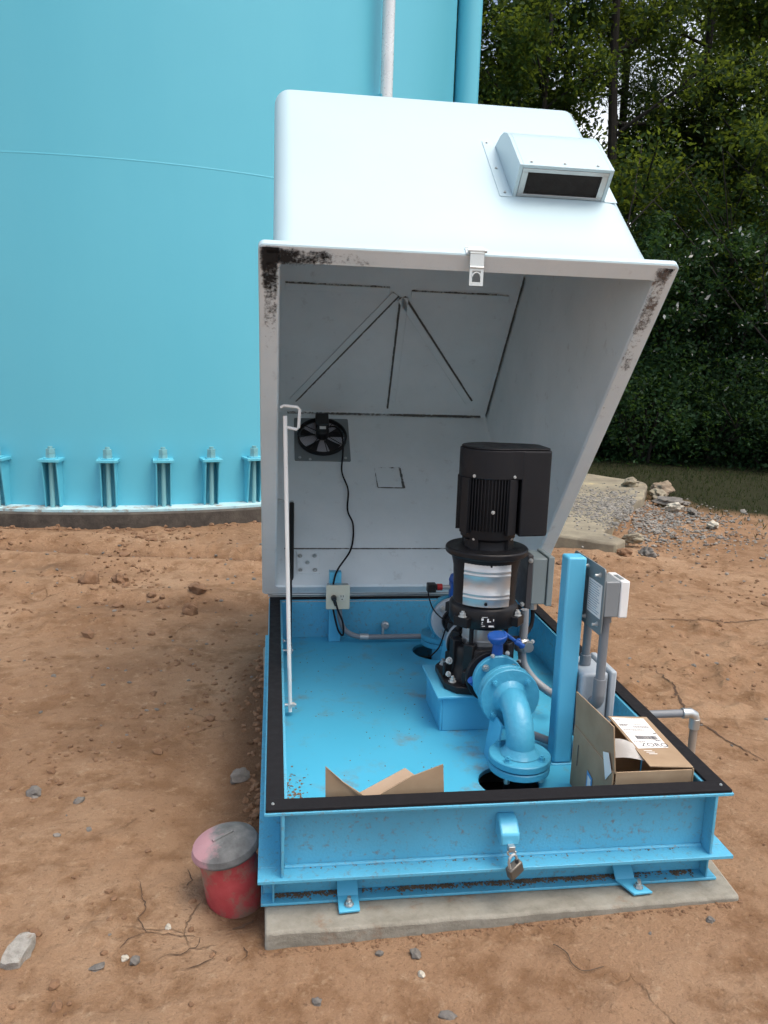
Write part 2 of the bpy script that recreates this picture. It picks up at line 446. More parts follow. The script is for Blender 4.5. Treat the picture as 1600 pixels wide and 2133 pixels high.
# dried mud cracks, only in patches
vor = N.new('ShaderNodeTexVoronoi'); vor.feature = 'DISTANCE_TO_EDGE'; vor.inputs['Scale'].default_value = 5
wv = N.new('ShaderNodeVectorMath'); wv.operation = 'ADD'; ns = noise_tex(nt, 9, 4, .6, tc)
vs = N.new('ShaderNodeVectorMath'); vs.operation = 'SCALE'; vs.inputs['Scale'].default_value = .07
L.new(ns.outputs['Color'], vs.inputs[0]); L.new(tc, wv.inputs[0]); L.new(vs.outputs[0], wv.inputs[1]); L.new(wv.outputs[0], vor.inputs['Vector'])
ck = ramp(nt, vor.outputs['Distance'], [(.0, 1.), (.018, 0.)])
nm = noise_tex(nt, 2.6, 3, .5, tc)
cm = ramp(nt, nm.outputs['Fac'], [(.60, 0.), (.70, .6)])
mu = N.new('ShaderNodeMath'); mu.operation = 'MULTIPLY'; L.new(ck.outputs['Color'], mu.inputs[0]); L.new(cm.outputs['Color'], mu.inputs[1])
c = mixc(nt, mu.outputs[0], c, (.06, .034, .02))
# thin turf soil under the grass, far right and beyond
sx = N.new('ShaderNodeSeparateXYZ'); L.new(tc, sx.inputs[0])
na = noise_tex(nt, .9, 6, .65, tc)
def math_(op, a, b):
    q = N.new('ShaderNodeMath'); q.operation = op
    for i, v in enumerate((a, b)):
        if isinstance(v, (int, float)): q.inputs[i].default_value = v
        else: L.new(v, q.inputs[i])
    return q.outputs[0]
fy = math_('ADD', math_('MULTIPLY', sx.outputs[0], .9), math_('MULTIPLY', sx.outputs[1], .42))
fy = math_('ADD', fy, math_('MULTIPLY', na.outputs['Fac'], 1.6))
gm = ramp(nt, math_('MULTIPLY', fy, .1), [(.735, 0.), (.80, 1.)])
c = mixc(nt, gm.outputs['Color'], c, (.022, .024, .010))
L.new(c, p.inputs['Base Color']); p.inputs['Roughness'].default_value = .95
p.inputs['Specular IOR Level'].default_value = .15
ad = math_('ADD', math_('MULTIPLY', n3.outputs['Fac'], .35), math_('MULTIPLY', n2.outputs['Fac'], 1.0))
ad = math_('ADD', ad, math_('MULTIPLY', n5.outputs['Fac'], .6))
ad = math_('SUBTRACT', ad, math_('MULTIPLY', mu.outputs[0], .5))
L.new(bump(nt, ad, .9, .03).outputs['Normal'], p.inputs['Normal'])
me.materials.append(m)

# deep cracks as narrow flat strips, groove shade put in their colour, following the dried surface
def crack(mb, pts, w):
    pts = [Vector((x, y, 0)) for x, y in pts]
    fine = []
    for a, b in zip(pts, pts[1:]):
        n = max(2, int((b-a).length/.012))
        for k in range(n):
            q = a.lerp(b, k/n); q.x += random.uniform(-.005, .005); q.y += random.uniform(-.005, .005); fine.append(q)
    fine.append(pts[-1]); n = len(fine); prev = None
    for i, q in enumerate(fine):
        t = (fine[min(i+1, n-1)]-fine[max(i-1, 0)]).normalized(); s_ = Vector((-t.y, t.x, 0))
        ww = w*(.35+.65*math.sin(PI*min(1, (i+.5)/n*1.0)))*random.uniform(.4, 1.2)
        z = gz(q.x, q.y)
        a = mb.bm.verts.new(q+s_*ww+Vector((0, 0, z+.003))); b = mb.bm.verts.new(q-s_*ww+Vector((0, 0, z+.003)))
        if prev: mb.bm.faces.new((prev[0], a, b, prev[1]))
        prev = (a, b)
mb = MB()
crack(mb, [(1.956, 1.762), (1.926, 1.608), (1.936, 1.52), (1.892, 1.412), (1.855, 1.21), (1.867, 1.07), (1.879, .961), (1.91, .857), (1.926, .779)], .006)
crack(mb, [(-.352, .274), (-.325, .187), (-.311, .136), (-.332, .109), (-.298, .05), (-.229, .044), (-.153, .019)], .0018)
crack(mb, [(-.153, .019), (-.157, -.007), (-.196, -.038), (-.253, -.052)], .0018)
crack(mb, [(-.298, .05), (-.339, .027), (-.355, -.006)], .0018)
crack(mb, [(-.13, -.03), (-.11, -.05), (-.12, -.075), (-.15, -.09), (-.19, -.095)], .0017)
crack(mb, [(-.04, -.04), (-.03, -.065), (-.045, -.09)], .0022)
crack(mb, [(-.22, .33), (-.20, .28), (-.215, .25)], .0017)
crack(mb, [(-.02, .10), (-.05, .06), (-.075, .055)], .005)
crack(mb, [(2.2, 2.5), (2.7, 2.42), (3.2, 2.5), (3.7, 2.4)], .006)
struct(mb.build('ground_crack_shade', 'crack_shade', normals=False))

# ------------------------------------------------------------------ concrete pad (under the enclosure)
mb = MB()
front = []
n = 46
for i in range(n+1):
    t = i/n; x = .012+t*1.315
    front.append((x, -.062+.030*t + .006*noise.noise(Vector((x*7, 0, 0))) + .003*noise.noise(Vector((x*30, 0, 0)))))
poly = front + [(1.36, .5), (1.35, 1.2), (1.36, 2.0), (-.02, 2.0), (.0, .9)]
mb.prism(poly, -.55, -.302)
pad = mb.build('concrete_pad', 'concrete', bevel=.008)
tag(pad, 'weathered concrete pad under the blue steel pump base', 'concrete pad')

# ------------------------------------------------------------------ pump enclosure
enc = thing('pump_enclosure', 'blue steel pump base with white hood propped wide open', 'pump enclosure', (W/2, D/2, -.30))
rx0, rx1, ry0, ry1 = .008, 1.292, 0.0, D
bx0, bx1 = -.008, 1.308
mb = MB()
# top flange ring (four bars butted), webs, bottom flange ring
t = .008
mb.box(rx0, rx1, ry0, .06, -.014, -.006); mb.box(rx0, rx1, ry1-.03, ry1, -.014, -.006)
mb.box(rx0, rx0+.06, .06, ry1-.03, -.014, -.006); mb.box(rx1-.06, rx1, .06, ry1-.03, -.014, -.006)
mb.box(.052, .060, .002, ry1-.002, -.192, -.014); mb.box(1.240, 1.248, .002, ry1-.002, -.192, -.014)
mb.box(.060, 1.240, .050, .058, -.192, -.014); mb.box(.060, 1.240, ry1-.040, ry1-.032, -.192, -.014)
mb.box(bx0, bx1, -.008, .050, -.202, -.192); mb.box(bx0, .052, .050, ry1+.005, -.202, -.192); mb.box(1.248, bx1, .050, ry1+.005, -.202, -.192)
mb.box(.052, 1.248, ry1-.034, ry1+.005, -.202, -.192)
# web fillet bead along the lower flange
mb.cyl((.061, .046, -.190), (1.239, .046, -.190), .006, seg=10)
mb.cyl((.061, .047, -.017), (1.239, .047, -.017), .004, seg=8)
base = mb.build('base_frame', 'blue', enc, bevel=.0025)
# skid beams below
mb = MB()
mb.box(.0, 1.295, .038, .088, -.300, -.292); mb.box(.006, 1.29, .080, .087, -.292, -.202)
mb.box(.030, .036, .042, .079, -.292, -.202); mb.box(1.262, 1.268, .042, .079, -.292, -.202)
mb.box(.0, .05, .088, ry1-.02, -.300, -.292); mb.box(.045, .052, .088, ry1-.02, -.292, -.202)
mb.box(.052, 1.243, ry1-.030, ry1-.023, -.3015, -.202); mb.box(1.245, 1.295, .088, ry1-.02, -.300, -.292); mb.box(1.243, 1.250, .088, ry1-.02, -.292, -.202)  # first box: unseen rear web, added to keep out light below floor
mb.build('skid_beam', 'blue', enc, bevel=.002)
# anchor clips with bolts
for cx in (.232, 1.02):
    sk = .03 if cx > .5 else 0
    mb = MB(); mb.slabq([(cx-.028+sk, -.012, -.2965), (cx+.028+sk, -.008, -.2965), (cx+.028, .045, -.289), (cx-.028, .045, -.289)], .007)
    mb.slabq([(cx-.028, .045, -.289), (cx+.028, .045, -.289), (cx+.028, .078, -.262), (cx-.028, .078, -.262)], .007)
    cl = mb.build('anchor_clip', 'blue_clean', enc, bevel=.0015)
    mb = MB(); mb.bolt((cx+sk*.8, .010, -.286), (0, 0, 1), .010, .009, .012)
    mb.build('anchor_bolt', 'galv', cl)
# floor with two pipe holes
bm = bmesh.new()
def loop(pts):
    vs = [bm.verts.new(Vector((*q, -.190))) for q in pts]
    return [bm.edges.new((vs[i], vs[(i+1) % len(vs)])) for i in range(len(vs))]
eds = loop([(.060, .058), (1.240, .058), (1.240, ry1-.041), (.060, ry1-.041)])
HOLES = [(.785, .425, .098), (.785, 1.60, .115)]
for hx, hy, hr in HOLES:
    eds += loop([(hx+hr*math.cos(2*PI*k/40), hy+hr*math.sin(2*PI*k/40)) for k in range(40)])
bmesh.ops.triangle_fill(bm, use_beauty=True, edges=eds)
mb = MB(); mb.bm.free(); mb.bm = bm
for hx, hy, hr in HOLES:
    mb.lathe([(hr, -.014), (hr, 0)], (hx, hy, -.190), seg=40)
m, nt, N, L, p = nodes_of('dusty_blue_floor')
tc = N.new('ShaderNodeTexCoord').outputs['Object']
n1 = noise_tex(nt, 2, 5, .6, tc); n2 = noise_tex(nt, 9, 10, .7, tc); n3 = noise_tex(nt, 3.2, 5, .6, tc)
c = mixc(nt, ramp(nt, n1.outputs['Fac'], [(.3, 0.), (.7, 1.)]).outputs['Color'], (.056, .385, .575), (.075, .43, .64))
a = ramp(nt, n2.outputs['Fac'], [(.53, 0.), (.70, 1.)]); b = ramp(nt, n3.outputs['Fac'], [(.36, 0.), (.58, .8)])
mu = N.new('ShaderNodeMath'); mu.operation = 'MULTIPLY'; L.new(a.outputs['Color'], mu.inputs[0]); L.new(b.outputs['Color'], mu.inputs[1])
c = mixc(nt, mu.outputs[0], c, (.20, .17, .14))
L.new(c, p.inputs['Base Color']); p.inputs['Roughness'].default_value = .42
M['floor'] = m
mb.build('floor_plate', 'floor', enc, normals=False)
# gasket on the rim
mb = MB()
g0, g1 = -.006, .003
mb.box(rx0+.004, rx1-.004, ry0+.004, .056, g0, g1); mb.box(rx0+.004, rx1-.004, ry1-.028, ry1-.004, g0, g1)
mb.box(rx0+.004, rx0+.052, .056, ry1-.028, g0, g1); mb.box(rx1-.052, rx1-.004, .056, ry1-.028, g0, g1)
gk = mb.build('rim_gasket', 'black_rubber', enc, bevel=.0015)
mb = MB()
for q in ((.03, .03), (1.268, .03)): MB().bolt((*q, .003), (0, 0, 1), .003, .002, 0).build('gasket_screw', 'zinc', gk)
mb = MB(); mb.box(.004, 1.296, ry1-.012, ry1-.006, .0035, .030); mb.build('hinge_leaf', 'galv', enc)
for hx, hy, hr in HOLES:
    mb = MB(); mb.cyl((hx, hy, -.2995), (hx, hy, -.296), .19, seg=40); mb.build('hole_shade_disc', 'hole', enc)  # dark disc over the pad imitates the unlit depth under each hole
# pump stand
mb = MB()
mb.box(.615, .98, .775, 1.085, -.058, -.048)
mb.box(.632, .640, .795, 1.065, -.190, -.058); mb.box(.955, .963, .795, 1.065, -.190, -.058)
mb.box(.640, .955, .795, .803, -.190, -.058); mb.box(.640, .955, 1.057, 1.065, -.190, -.058)
mb.build('pump_stand', 'blue_clean', enc, bevel=.003)
# pipe support flat
for (y0, y1) in ((.50, .62), (1.33, 1.40)):
    mb = MB(); mb.slabq([(.752, y0, -.19), (.752, y1, -.19), (.772, y1, -.03), (.772, y0, -.03)], .007)
    mb.build('pipe_support', 'blue_clean', enc, bevel=.001)
# hasp block on the front channel
mb = MB()
mb.prism([(.050, -.060), (.050, -.118), (-.004, -.128), (-.010, -.120), (-.010, -.092), (.02, -.066)], .632, .684, Matrix(((0, 0, 1, 0), (1, 0, 0, 0), (0, 1, 0, 0), (0, 0, 0, 1))))
hs = mb.build('latch_keeper', 'blue_clean', enc, bevel=.005)
mb = MB()
mb.box(.650, .668, -.026, -.009, -.134, -.118); mb.tube([(.659+.011*math.cos(a), -.022, -.132+.014*math.sin(a)) for a in np.linspace(PI, 2*PI, 9)], .0032, 8)
mb.build('staple', 'galv', hs, bevel=.002)

# ---- hood
TH, HY, HZ, HL, HH = .884, 1.8401, .0168, 1.8721, 1.2254
eL = Vector((0, -math.cos(TH), math.sin(TH))); eH = Vector((0, math.sin(TH), math.cos(TH))); HO = Vector((0, HY, HZ))
def H(v): return HO + Vector((v[0], 0, 0)) + eL*v[1] + eH*v[2]
hx0, hx1 = -.024, 1.318
def rrect(x0, x1, y0, y1, r, n=8):
    out = []
    for cx, cy, a in ((x1-r, y1-r, 0), (x0+r, y1-r, 90), (x0+r, y0+r, 180), (x1-r, y0+r, 270)):
        for k in range(n+1):
            an = R(a+90*k/n); out.append((cx+r*math.cos(an), cy+r*math.sin(an)))
    return out
def ring(ins, h, r): return [(*q, h) for q in rrect(hx0+ins, hx1-ins, ins, HL-ins, r)]
st = []
st.append(ring(.085, 1.20, .006)); st.append(ring(.072, 1.195, .012)); st.append(ring(.066, 1.185, .018))
for h in (.9, .6, .3, .1): st.append(ring(.066, h, .018))
st.append(ring(.066, .01, .018)); st.append(ring(.060, .0, .02))
split_at = len(st)-1
st.append(ring(.004, .0, .018)); st.append(ring(.0, .004, .02)); st.append(ring(.0, .024, .02)); st.append(ring(.004, .030, .02))
st.append(ring(.030, .032, .05)); st.append(ring(.039, .038, .055)); st.append(ring(.044, .055, .06))
for h in (.2, .5, .8): st.append(ring(.045, h, .065))
rr = .06
for k in range(7):
    a = R(90*k/6); st.append(ring(.045+rr*(1-math.cos(a)), HH-rr+rr*math.sin(a), .065-.03*k/6))
mb = MB()
vr = [[mb.bm.verts.new(H(q)) for q in s_] for s_ in st]
for i, (A, B_) in enumerate(zip(vr, vr[1:])):
    for k in range(len(A)):
        f = mb.bm.faces.new((A[k], A[(k+1) % len(A)], B_[(k+1) % len(A)], B_[k])); f.material_index = 1 if i <= split_at else 0
f = mb.bm.faces.new(vr[0][::-1]); f.material_index = 1
mb.bm.faces.new(vr[-1])
hood = mb.build('hood', ['white_gel', 'hood_in'], enc, smooth=30)

def ribbon(mb, p0, p1, up, w, gap=0., jitter=.5, off=.003, step=.012):
    p0, p1, up = Vector(p0), Vector(p1), Vector(up)
    d = (p1-p0); n = max(2, int(d.length/step)); s_ = d.normalized().cross(up)
    ph = random.random()*50
    for i in range(n):
        a, b = p0+d*(i/n), p0+d*((i+1)/n)
        if random.random() < gap or noise.noise(Vector((i*.35, ph, 0))) < gap*2-1.0: continue
        w1 = w*(1+jitter*noise.noise(Vector((i*.6, ph, 3)))); w2 = w*(1+jitter*noise.noise(Vector(((i+1)*.6, ph, 3))))
        w3 = w*(1+jitter*noise.noise(Vector((i*.6, ph, 9)))); w4 = w*(1+jitter*noise.noise(Vector(((i+1)*.6, ph, 9))))
        mb.quad([a-s_*w1+up*off, b-s_*w2+up*off, b+s_*w4+up*off, a+s_*w3+up*off])
# stiffening ribs bonded inside (raised strips) and the grime along their edges
def strip(p0, p1, up, w, th):
    mb = MB()
    p0, p1, up = Vector(p0), Vector(p1), Vector(up); s_ = (p1-p0).normalized().cross(up)*w
    mb.slabq([p0-s_, p1-s_, p1+s_, p0+s_], th if ((p1-s_-p0+s_).cross(p1+s_-p0+s_)).dot(up) > 0 else -th)
    return mb
TOPN = (0, 0, -1); REARN = (0, 1, 0); UN = (0, 0, -1)
apx = (.637, .87, 1.198)
lines = [((.075, .918, 1.198), (.59, .916, 1.198)), ((.70, .901, 1.198), (1.20, .899, 1.198)),
         (apx, (.143, .144, 1.198)), ((.652, .86, 1.198), (.671, .106, 1.198)), ((.667, .865, 1.198), (1.147, .178, 1.198))]
for i, (a, b) in enumerate(lines):
    dv = (Vector(b)-Vector(a)).normalized().cross(Vector((0, 0, 1)))*.020*(-1 if i == 3 else 1)
    strip(Vector(a)+dv, Vector(b)+dv, TOPN, .018, .006).xf(H).build('stiffening_rib', 'hood_in', hood, bevel=.002)
    k = .78 if i > 1 else .50
    stain('seam_grime', 'st_gray', hood, a, b, TOPN, .0095, k, k*.85, xf=H)
for a, b, n_, w, a0, a1 in (((.10, .069, 1.183), (1.22, .069, 1.183), REARN, .013, .42, .66), ((1.249, .08, 1.175), (1.249, 1.02, 1.180), (-1, 0, 0), .016, .72, .60),
        ((1.236, .15, 1.197), (1.236, 1.0, 1.197), TOPN, .012, .2, .1),
        ((1.249, .075, .88), (1.249, .075, 1.17), (-1, 0, 0), .012, .1, .35), ((.585, .068, .768), (.705, .068, .770), REARN, .006, .38, .46), ((.703, .068, .768), (.712, .068, .622), REARN, .008, .6, .75),
        ((.572, .068, .626), (.712, .068, .624), REARN, .0045, .55, .62), ((.565, .068, .77), (.572, .068, .63), REARN, .004, .4, .5), ((.08, .0675, .222), (1.22, .0675, .222), REARN, .0045, .66, .62),
        ((.33, .068, .20), (.44, .068, .17), REARN, .03, -.12, -.06)):
    stain('seam_grime', 'st_gray', hood, a, b, n_, w, a0, a1, xf=H)
# torn remains of the old seal on the underside of the hood lip
for a, b, w, a0, a1 in (((.000, 1.836, 0), (.52, 1.836, 0), .034, .66, .04), ((.012, 1.864, 0), (.012, 1.33, 0), .032, .66, .04), ((.014, 1.60, 0), (.016, .95, 0), .022, .22, -.1),
        ((.40, 1.838, 0), (1.0, 1.834, 0), .018, .16, -.02), ((1.284, 1.858, 0), (1.286, 1.775, 0), .022, .62, .2), ((1.290, 1.36, 0), (1.288, 1.14, 0), .007, .1, .25)):
    stain('seal_residue', 'st_black', hood, a, b, UN, w, a0, a1, xf=H)
stain('seal_residue', 'st_black', hood, (.0425, 1.78, .012), (.0425, .2, .012), (1, 0, 0), .010, .5, .3, xf=H)
for a, b, w, a0, a1 in (((1.270, 1.86, 0), (1.278, .85, 0), .034, .50, .02), ((1.20, 1.838, 0), (1.27, 1.838, 0), .026, .1, .4), ((.01, 1.2, 0), (.01, .3, 0), .03, .0, -.12)):
    stain('seal_stain', 'st_brown', hood, a, b, UN, w, a0, a1, xf=H)
# hinge plate with screws, inside rear face
mb = MB(); mb.box(.140, .250, .067, .072, .070, .205); mb.xf(H)
hp = mb.build('hinge_plate', 'hood_in', hood, bevel=.001)
mb = MB()
for q in ((.155, .175), (.225, .175), (.19, .135), (.155, .09), (.225, .09)): MB().bolt(H((q[0], .072, q[1])), eL, .008, .006, .004).build('hinge_bolt', 'galv', hp)
mb = MB(); mb.box(.0, 1.29, .006, .012, -.004, .0); mb.cyl((.02, .0, .0), (1.27, .0, .0), .007, seg=10); mb.xf(H)
mb.build('hinge', 'galv', hood)
# louvre cowl on the front face
FL = HL-.045
mb = MB()
prof = [(FL, .815), (FL+.025, .800), (FL+.06, .775), (FL+.09, .742), (FL+.108, .70), (FL+.115, .65), (FL+.117, .452), (FL+.113, .452)]
inner = [(FL+.105, .65), (FL+.098, .70), (FL+.08, .735), (FL+.05, .765), (FL+.02, .788), (FL, .80)]
allp = prof+[(FL+.106, .452)]+inner
mb.prism(allp, .868, 1.182, Matrix(((0, 0, 1, 0), (1, 0, 0, 0), (0, 1, 0, 0), (0, 0, 0, 1))))
sidep = [(FL, .452)]+prof[::-1][1:]
for a, b in ((.855, .868), (1.182, 1.195)):
    mb.prism(sidep, a, b, Matrix(((0, 0, 1, 0), (1, 0, 0, 0), (0, 1, 0, 0), (0, 0, 0, 1))))
mb.box(.808, .855, FL, FL+.003, .446, .85); mb.box(1.195, 1.242, FL, FL+.003, .446, .85); mb.box(.855, 1.195, FL, FL+.0025, .80, .85)
cw = mb.xf(H).build('vent_cowl', 'white_gel', hood, bevel=.003, smooth=40)
mb = MB()
a0, a1, b0, b1 = .869, 1.181, FL+.002, FL+.105
mb.box(a0, a1, b1-.014, b1, .452, .458); mb.box(a0, a1, b0, b0+.010, .452, .458); mb.box(a0, a0+.022, b0+.010, b1-.014, .452, .458); mb.box(a1-.022, a1, b0+.010, b1-.014, .452, .458)
mb.xf(H).build('screen_frame', 'galv', cw, bevel=.001)
mb = MB()
for k in range(60): 
    x = .891+k*(1.159-.891)/59; mb.box(x-.0007, x+.0007, b0+.010, b1-.014, .4585, .4600)
for k in range(19):
    y = b0+.011+k*(b1-b0-.026)/18; mb.box(.891, 1.159, y-.0007, y+.0007, .4602, .4617)
mb.box(.889, 1.161, b0+.009, b1-.013, .470, .474)
mb.xf(H).build('insect_screen', paint('dark_mesh', (.035, .032, .03), .7), cw)
mb = MB()
for q in ((.825, .835), (.828, .64), (.830, .47), (1.225, .835), (1.222, .64)): mb.bolt(H((q[0], FL+.003, q[1])), eL, .004, .003, 0)
for x in (.90, 1.02, 1.14): mb.bolt(H((x, FL+.117, .475)), eL, .004, .002, 0)
mb.build('cowl_rivet', 'galv', cw)
# draw latch hanging off the lip
mb = MB()
mb.box(.612, .660, HL+.001, HL+.004, -.004, .028); mb.box(.612, .660, HL-.028, HL+.004, .032, .035)
mb.box(.622, .668, HL+.0035, HL+.010, -.006, .028)
mb.cyl((.615, HL+.012, .004), (.676, HL+.012, .004), .006, seg=12)
lt = mb.xf(H).build('latch', 'latch', hood)
mb = MB()
top = H((.645, HL+.012, .004))
for x0_, x1_, z0_, z1_ in ((-.022, -.013, -.105, .004), (.013, .022, -.105, .004), (-.013, .013, -.060, .004), (-.013, .013, -.105, -.094)):
    mb.box(top.x+x0_, top.x+x1_, top.y-.005, top.y-.001, top.z+z0_, top.z+z1_)
mb.cyl(top+Vector((-.022, -.006, -.050)), top+Vector((.022, -.006, -.050)), .004, seg=8)
mb.tube([top+Vector((.013*math.cos(a), -.0065, -.078+.013*math.sin(a))) for a in np.linspace(0, PI, 9)], .0025, 6)
mb.build('latch_loop', 'latch', lt)
# lifting handle/hook at the head of the prop rod
hk = [Vector((.050, 1.06, .955)), Vector((.062, 1.055, .962)), Vector((.110, 1.05, .958)), Vector((.118, 1.05, .950)), Vector((.115, 1.05, .885)), Vector((.108, 1.05, .878)), Vector((.074, 1.055, .884))]
mb = MB(); mb.tube(hk, .0055, 10)
mb.tube([(.066, 1.057, .925), (.093, .95, -.17)], .0075, 10)
rod = mb.build('prop_rod', 'rod_white', enc)
mb = MB(); mb.bolt((.094, .955, -.145), (1, 0, 0), .011, .014, .006); mb.cyl((.060, .955, -.145), (.094, .955, -.145), .006, seg=10)
mb.build('pivot_bolt', 'zinc', rod)
# gas strut
g_lo, g_hi = Vector((.105, 1.575, -.165)), Vector((.118, 2.135, .405))
mid = g_lo.lerp(g_hi, .47)
mb = MB(); mb.cyl(mid, g_hi, .0125, seg=18); mb.cyl(mid-(g_hi-g_lo)*.02, mid, .009, .0125, seg=18)
gs = mb.build('gas_strut', 'black_plastic', enc)
mb = MB(); mb.cyl(g_lo, mid, .0055, seg=12); mb.build('strut_rod', 'black', gs)
mb = MB()
mb.box(.061, .067, 1.545, 1.605, -.185, -.105); mb.cyl((.067, 1.575, -.165), (.118, 1.575, -.165), .006, seg=10); mb.cyl(g_lo-Vector((0, 0, .012)), g_lo+Vector((0, 0, .02)), .009, seg=12)
mb.bolt((.067, 1.575, -.12), (1, 0, 0), .008)
mb.build('strut_bracket', 'zinc', gs)
mb = MB(); mb.cyl(g_hi, g_hi+Vector((-.07, .0, .02)), .006, seg=10); mb.cyl(g_hi-Vector((0, .012, .012)), g_hi+Vector((0, .008, .008)), .010, seg=12)
mb.build('strut_fitting', 'zinc', gs)

# ------------------------------------------------------------------ padlock
pl = thing('padlock', 'small weathered padlock hanging open from the front latch keeper', 'padlock', (.665, -.03, -.215))
rt = Matrix.Translation((.668, -.030, -.180)) @ Matrix.Rotation(R(-18), 4, 'Y') @ Matrix.Rotation(R(20), 4, 'X') @ Matrix.Rotation(R(25), 4, 'Z')
mb = MB(); mb.box(-.023, .023, -.011, .011, -.022, .020, T=rt); mb.build('lock_body', 'brass', pl, bevel=.004)
mb = MB(); mb.tube([rt @ Vector(q) for q in ((-.014, 0, .015), (-.014, 0, .045), (-.008, 0, .058), (.0, 0, .062), (.008, 0, .058), (.013, 0, .046), (.013, 0, .034))], .0038, 10)
mb.build('shackle', 'zinc', pl)
mb = MB(); mb.cyl(rt @ Vector((.012, 0, .0195)), rt @ Vector((.012, 0, .0215)), .0055, seg=12); mb.build('shackle_hole', 'black', pl)

# ------------------------------------------------------------------ exhaust fan on the hood's rear face
fan = thing('exhaust_fan', 'black wire guarded exhaust fan on gray plate inside the hood', 'fan', H((.289, .07, .975)))
fc_ = Vector((.289, .067, .985))
mb = MB(); mb.prism(rrect(.137, .440, .812, 1.140, .008, 3), .0665, .0705, Matrix(((1, 0, 0, 0), (0, 0, 1, 0), (0, 1, 0, 0), (0, 0, 0, 1))))
pt = mb.xf(H).build('mounting_plate', 'gray_plate', fan)
mb = MB()
for q in ((.165, .835), (.412, .835), (.22, .822)): MB().bolt(H((q[0], .0705, q[1])), eL, .006, .004, 0).build('plate_screw', 'zinc', pt)
def circ(r, l, n=48): return [(fc_.x+r*math.cos(2*PI*k/n), fc_.y+l, fc_.z+r*math.sin(2*PI*k/n)) for k in range(n+1)]
mb = MB()
mb.lathe([(.129, 0), (.136, 0), (.136, .026), (.130, .026), (.130, 0)], fc_+Vector((0, .003, 0)), (0, 1, 0), seg=48)
mb.xf(H).build('fan_ring', 'black_plastic', fan)
mb = MB()
mb.lathe([(0, .0), (.122, .0), (.122, .002)], fc_+Vector((0, .0045, 0)), (0, 1, 0), seg=40)
mb.xf(H).build('fan_shutter', paint('skylit_shutter', (.62, .63, .70), .5), fan)  # pale colour imitates skylight showing through the shutter
for k in range(5):
    mb = MB(); a0 = R(72*k+20)
    rows = []
    for i in range(5):
        r = .03+.09*i/4; wd = .45+.18*i/4; 
        rows.append([mb.bm.verts.new(fc_+Vector((r*math.cos(a0+wd*(j/4-.5)), .014+.010*(j/4-.5)*2*.6, r*math.sin(a0+wd*(j/4-.5))))) for j in range(5)])
    for A, B_ in zip(rows, rows[1:]):
        for j in range(4): mb.bm.faces.new((A[j], A[j+1], B_[j+1], B_[j]))
    bmesh.ops.solidify(mb.bm, geom=mb.bm.faces[:], thickness=.002)
    mb.xf(H).build('fan_blade', paint('dark_blade', (.05, .05, .055), .45), fan)
mb = MB()
for r in np.linspace(.045, .130, 12): mb.tube(circ(r, .036 - .006*(r/.13)**2, 40), .0008, 4, caps=False)
for k in range(8):
    a = R(45*k+10); mb.tube([fc_+Vector((.04*math.cos(a), .037, .04*math.sin(a))), fc_+Vector((.133*math.cos(a), .030, .133*math.sin(a)))], .0022, 6)
mb.xf(H).build('wire_guard', 'black', fan)
mb = MB()
mb.lathe([(0, .075), (.030, .075), (.036, .068), (.036, .02), (0, .02)], fc_, (0, 1, 0), seg=28)
mb.box(fc_.x-.036, fc_.x+.036, fc_.y+.035, fc_.y+.080, fc_.z+.025, fc_.z+.120)
mt_ = mb.xf(H).build('fan_motor', 'black_plastic', fan, bevel=.004)
mb = MB(); mb.box(fc_.x-.016, fc_.x+.018, fc_.y+.0755, fc_.y+.077, fc_.z-.003, fc_.z+.018); mb.xf(H).build('motor_label', 'paper', mt_)
# cord from fan down to the outlet
cord = [H((.315, .16, .98)), H((.36, .17, .97)), H((.392, .15, .92)), H((.395, .105, .84)), H((.385, .085, .72)), H((.412, .08, .60)), H((.402, .08, .46)), H((.425, .08, .36)), H((.405, .08, .21)),
        Vector((.318, 1.74, .15)), Vector((.300, 1.72, .03)), Vector((.31, 1.70, -.04)), Vector((.330, 1.69, -.115)), Vector((.352, 1.685, -.135)), Vector((.348, 1.67, -.07)), Vector((.325, 1.66, -.01)), Vector((.312, 1.672, .032))]
mb = MB(); mb.tube(cord, .0045, 8, smooth=8); pc = mb.build('power_cord', 'black_rubber', fan)
mb = MB(); mb.cyl((.305, 1.690, .045), (.305, 1.665, .045), .014, .012, seg=14); mb.cyl((.305, 1.667, .045), (.313, 1.667, .012), .008, .005, seg=10)
mb.build('plug', 'black_plastic', pc, bevel=.002)

# ------------------------------------------------------------------ outlet on its post
out = thing('outlet_post', 'almond power outlet on short blue post by the rear wall', 'power outlet', (.316, 1.76, -.19))
mb = MB(); mb.box(.288, .344, 1.745, 1.751, -.189, .150); mb.box(.288, .294, 1.751, 1.80, -.189, .150); mb.box(.294, .344, 1.751, 1.79, .144, .150)
mb.build('post', 'blue_clean', out, bevel=.001)
mb = MB(); mb.prism(rrect(.270, .380, -.012, .104, .006, 3), 1.690, 1.697, Matrix(((1, 0, 0, 0), (0, 0, 1, 0), (0, 1, 0, 0), (0, 0, 0, 1))))
cp = mb.build('cover_plate', 'almond', out, bevel=.002)
mb = MB(); mb.box(.274, .376, 1.697, 1.745, -.008, .100); mb.build('junction_box', 'galv', out, bevel=.003)
mb = MB(); mb.prism(rrect(.328, .360, .030, .062, .012, 5), 1.686, 1.6905, Matrix(((1, 0, 0, 0), (0, 0, 1, 0), (0, 1, 0, 0), (0, 0, 0, 1))))
rc = mb.build('receptacle', paint('ivory', (.62, .60, .50), .4), cp)
mb = MB(); mb.box(.337, .3395, 1.6845, 1.6862, .048, .057); mb.box(.348, .3505, 1.6845, 1.6862, .048, .057); mb.cyl((.3438, 1.6862, .038), (.3438, 1.6845, .038), .003, seg=10)
mb.build('socket_slot', 'black', rc)

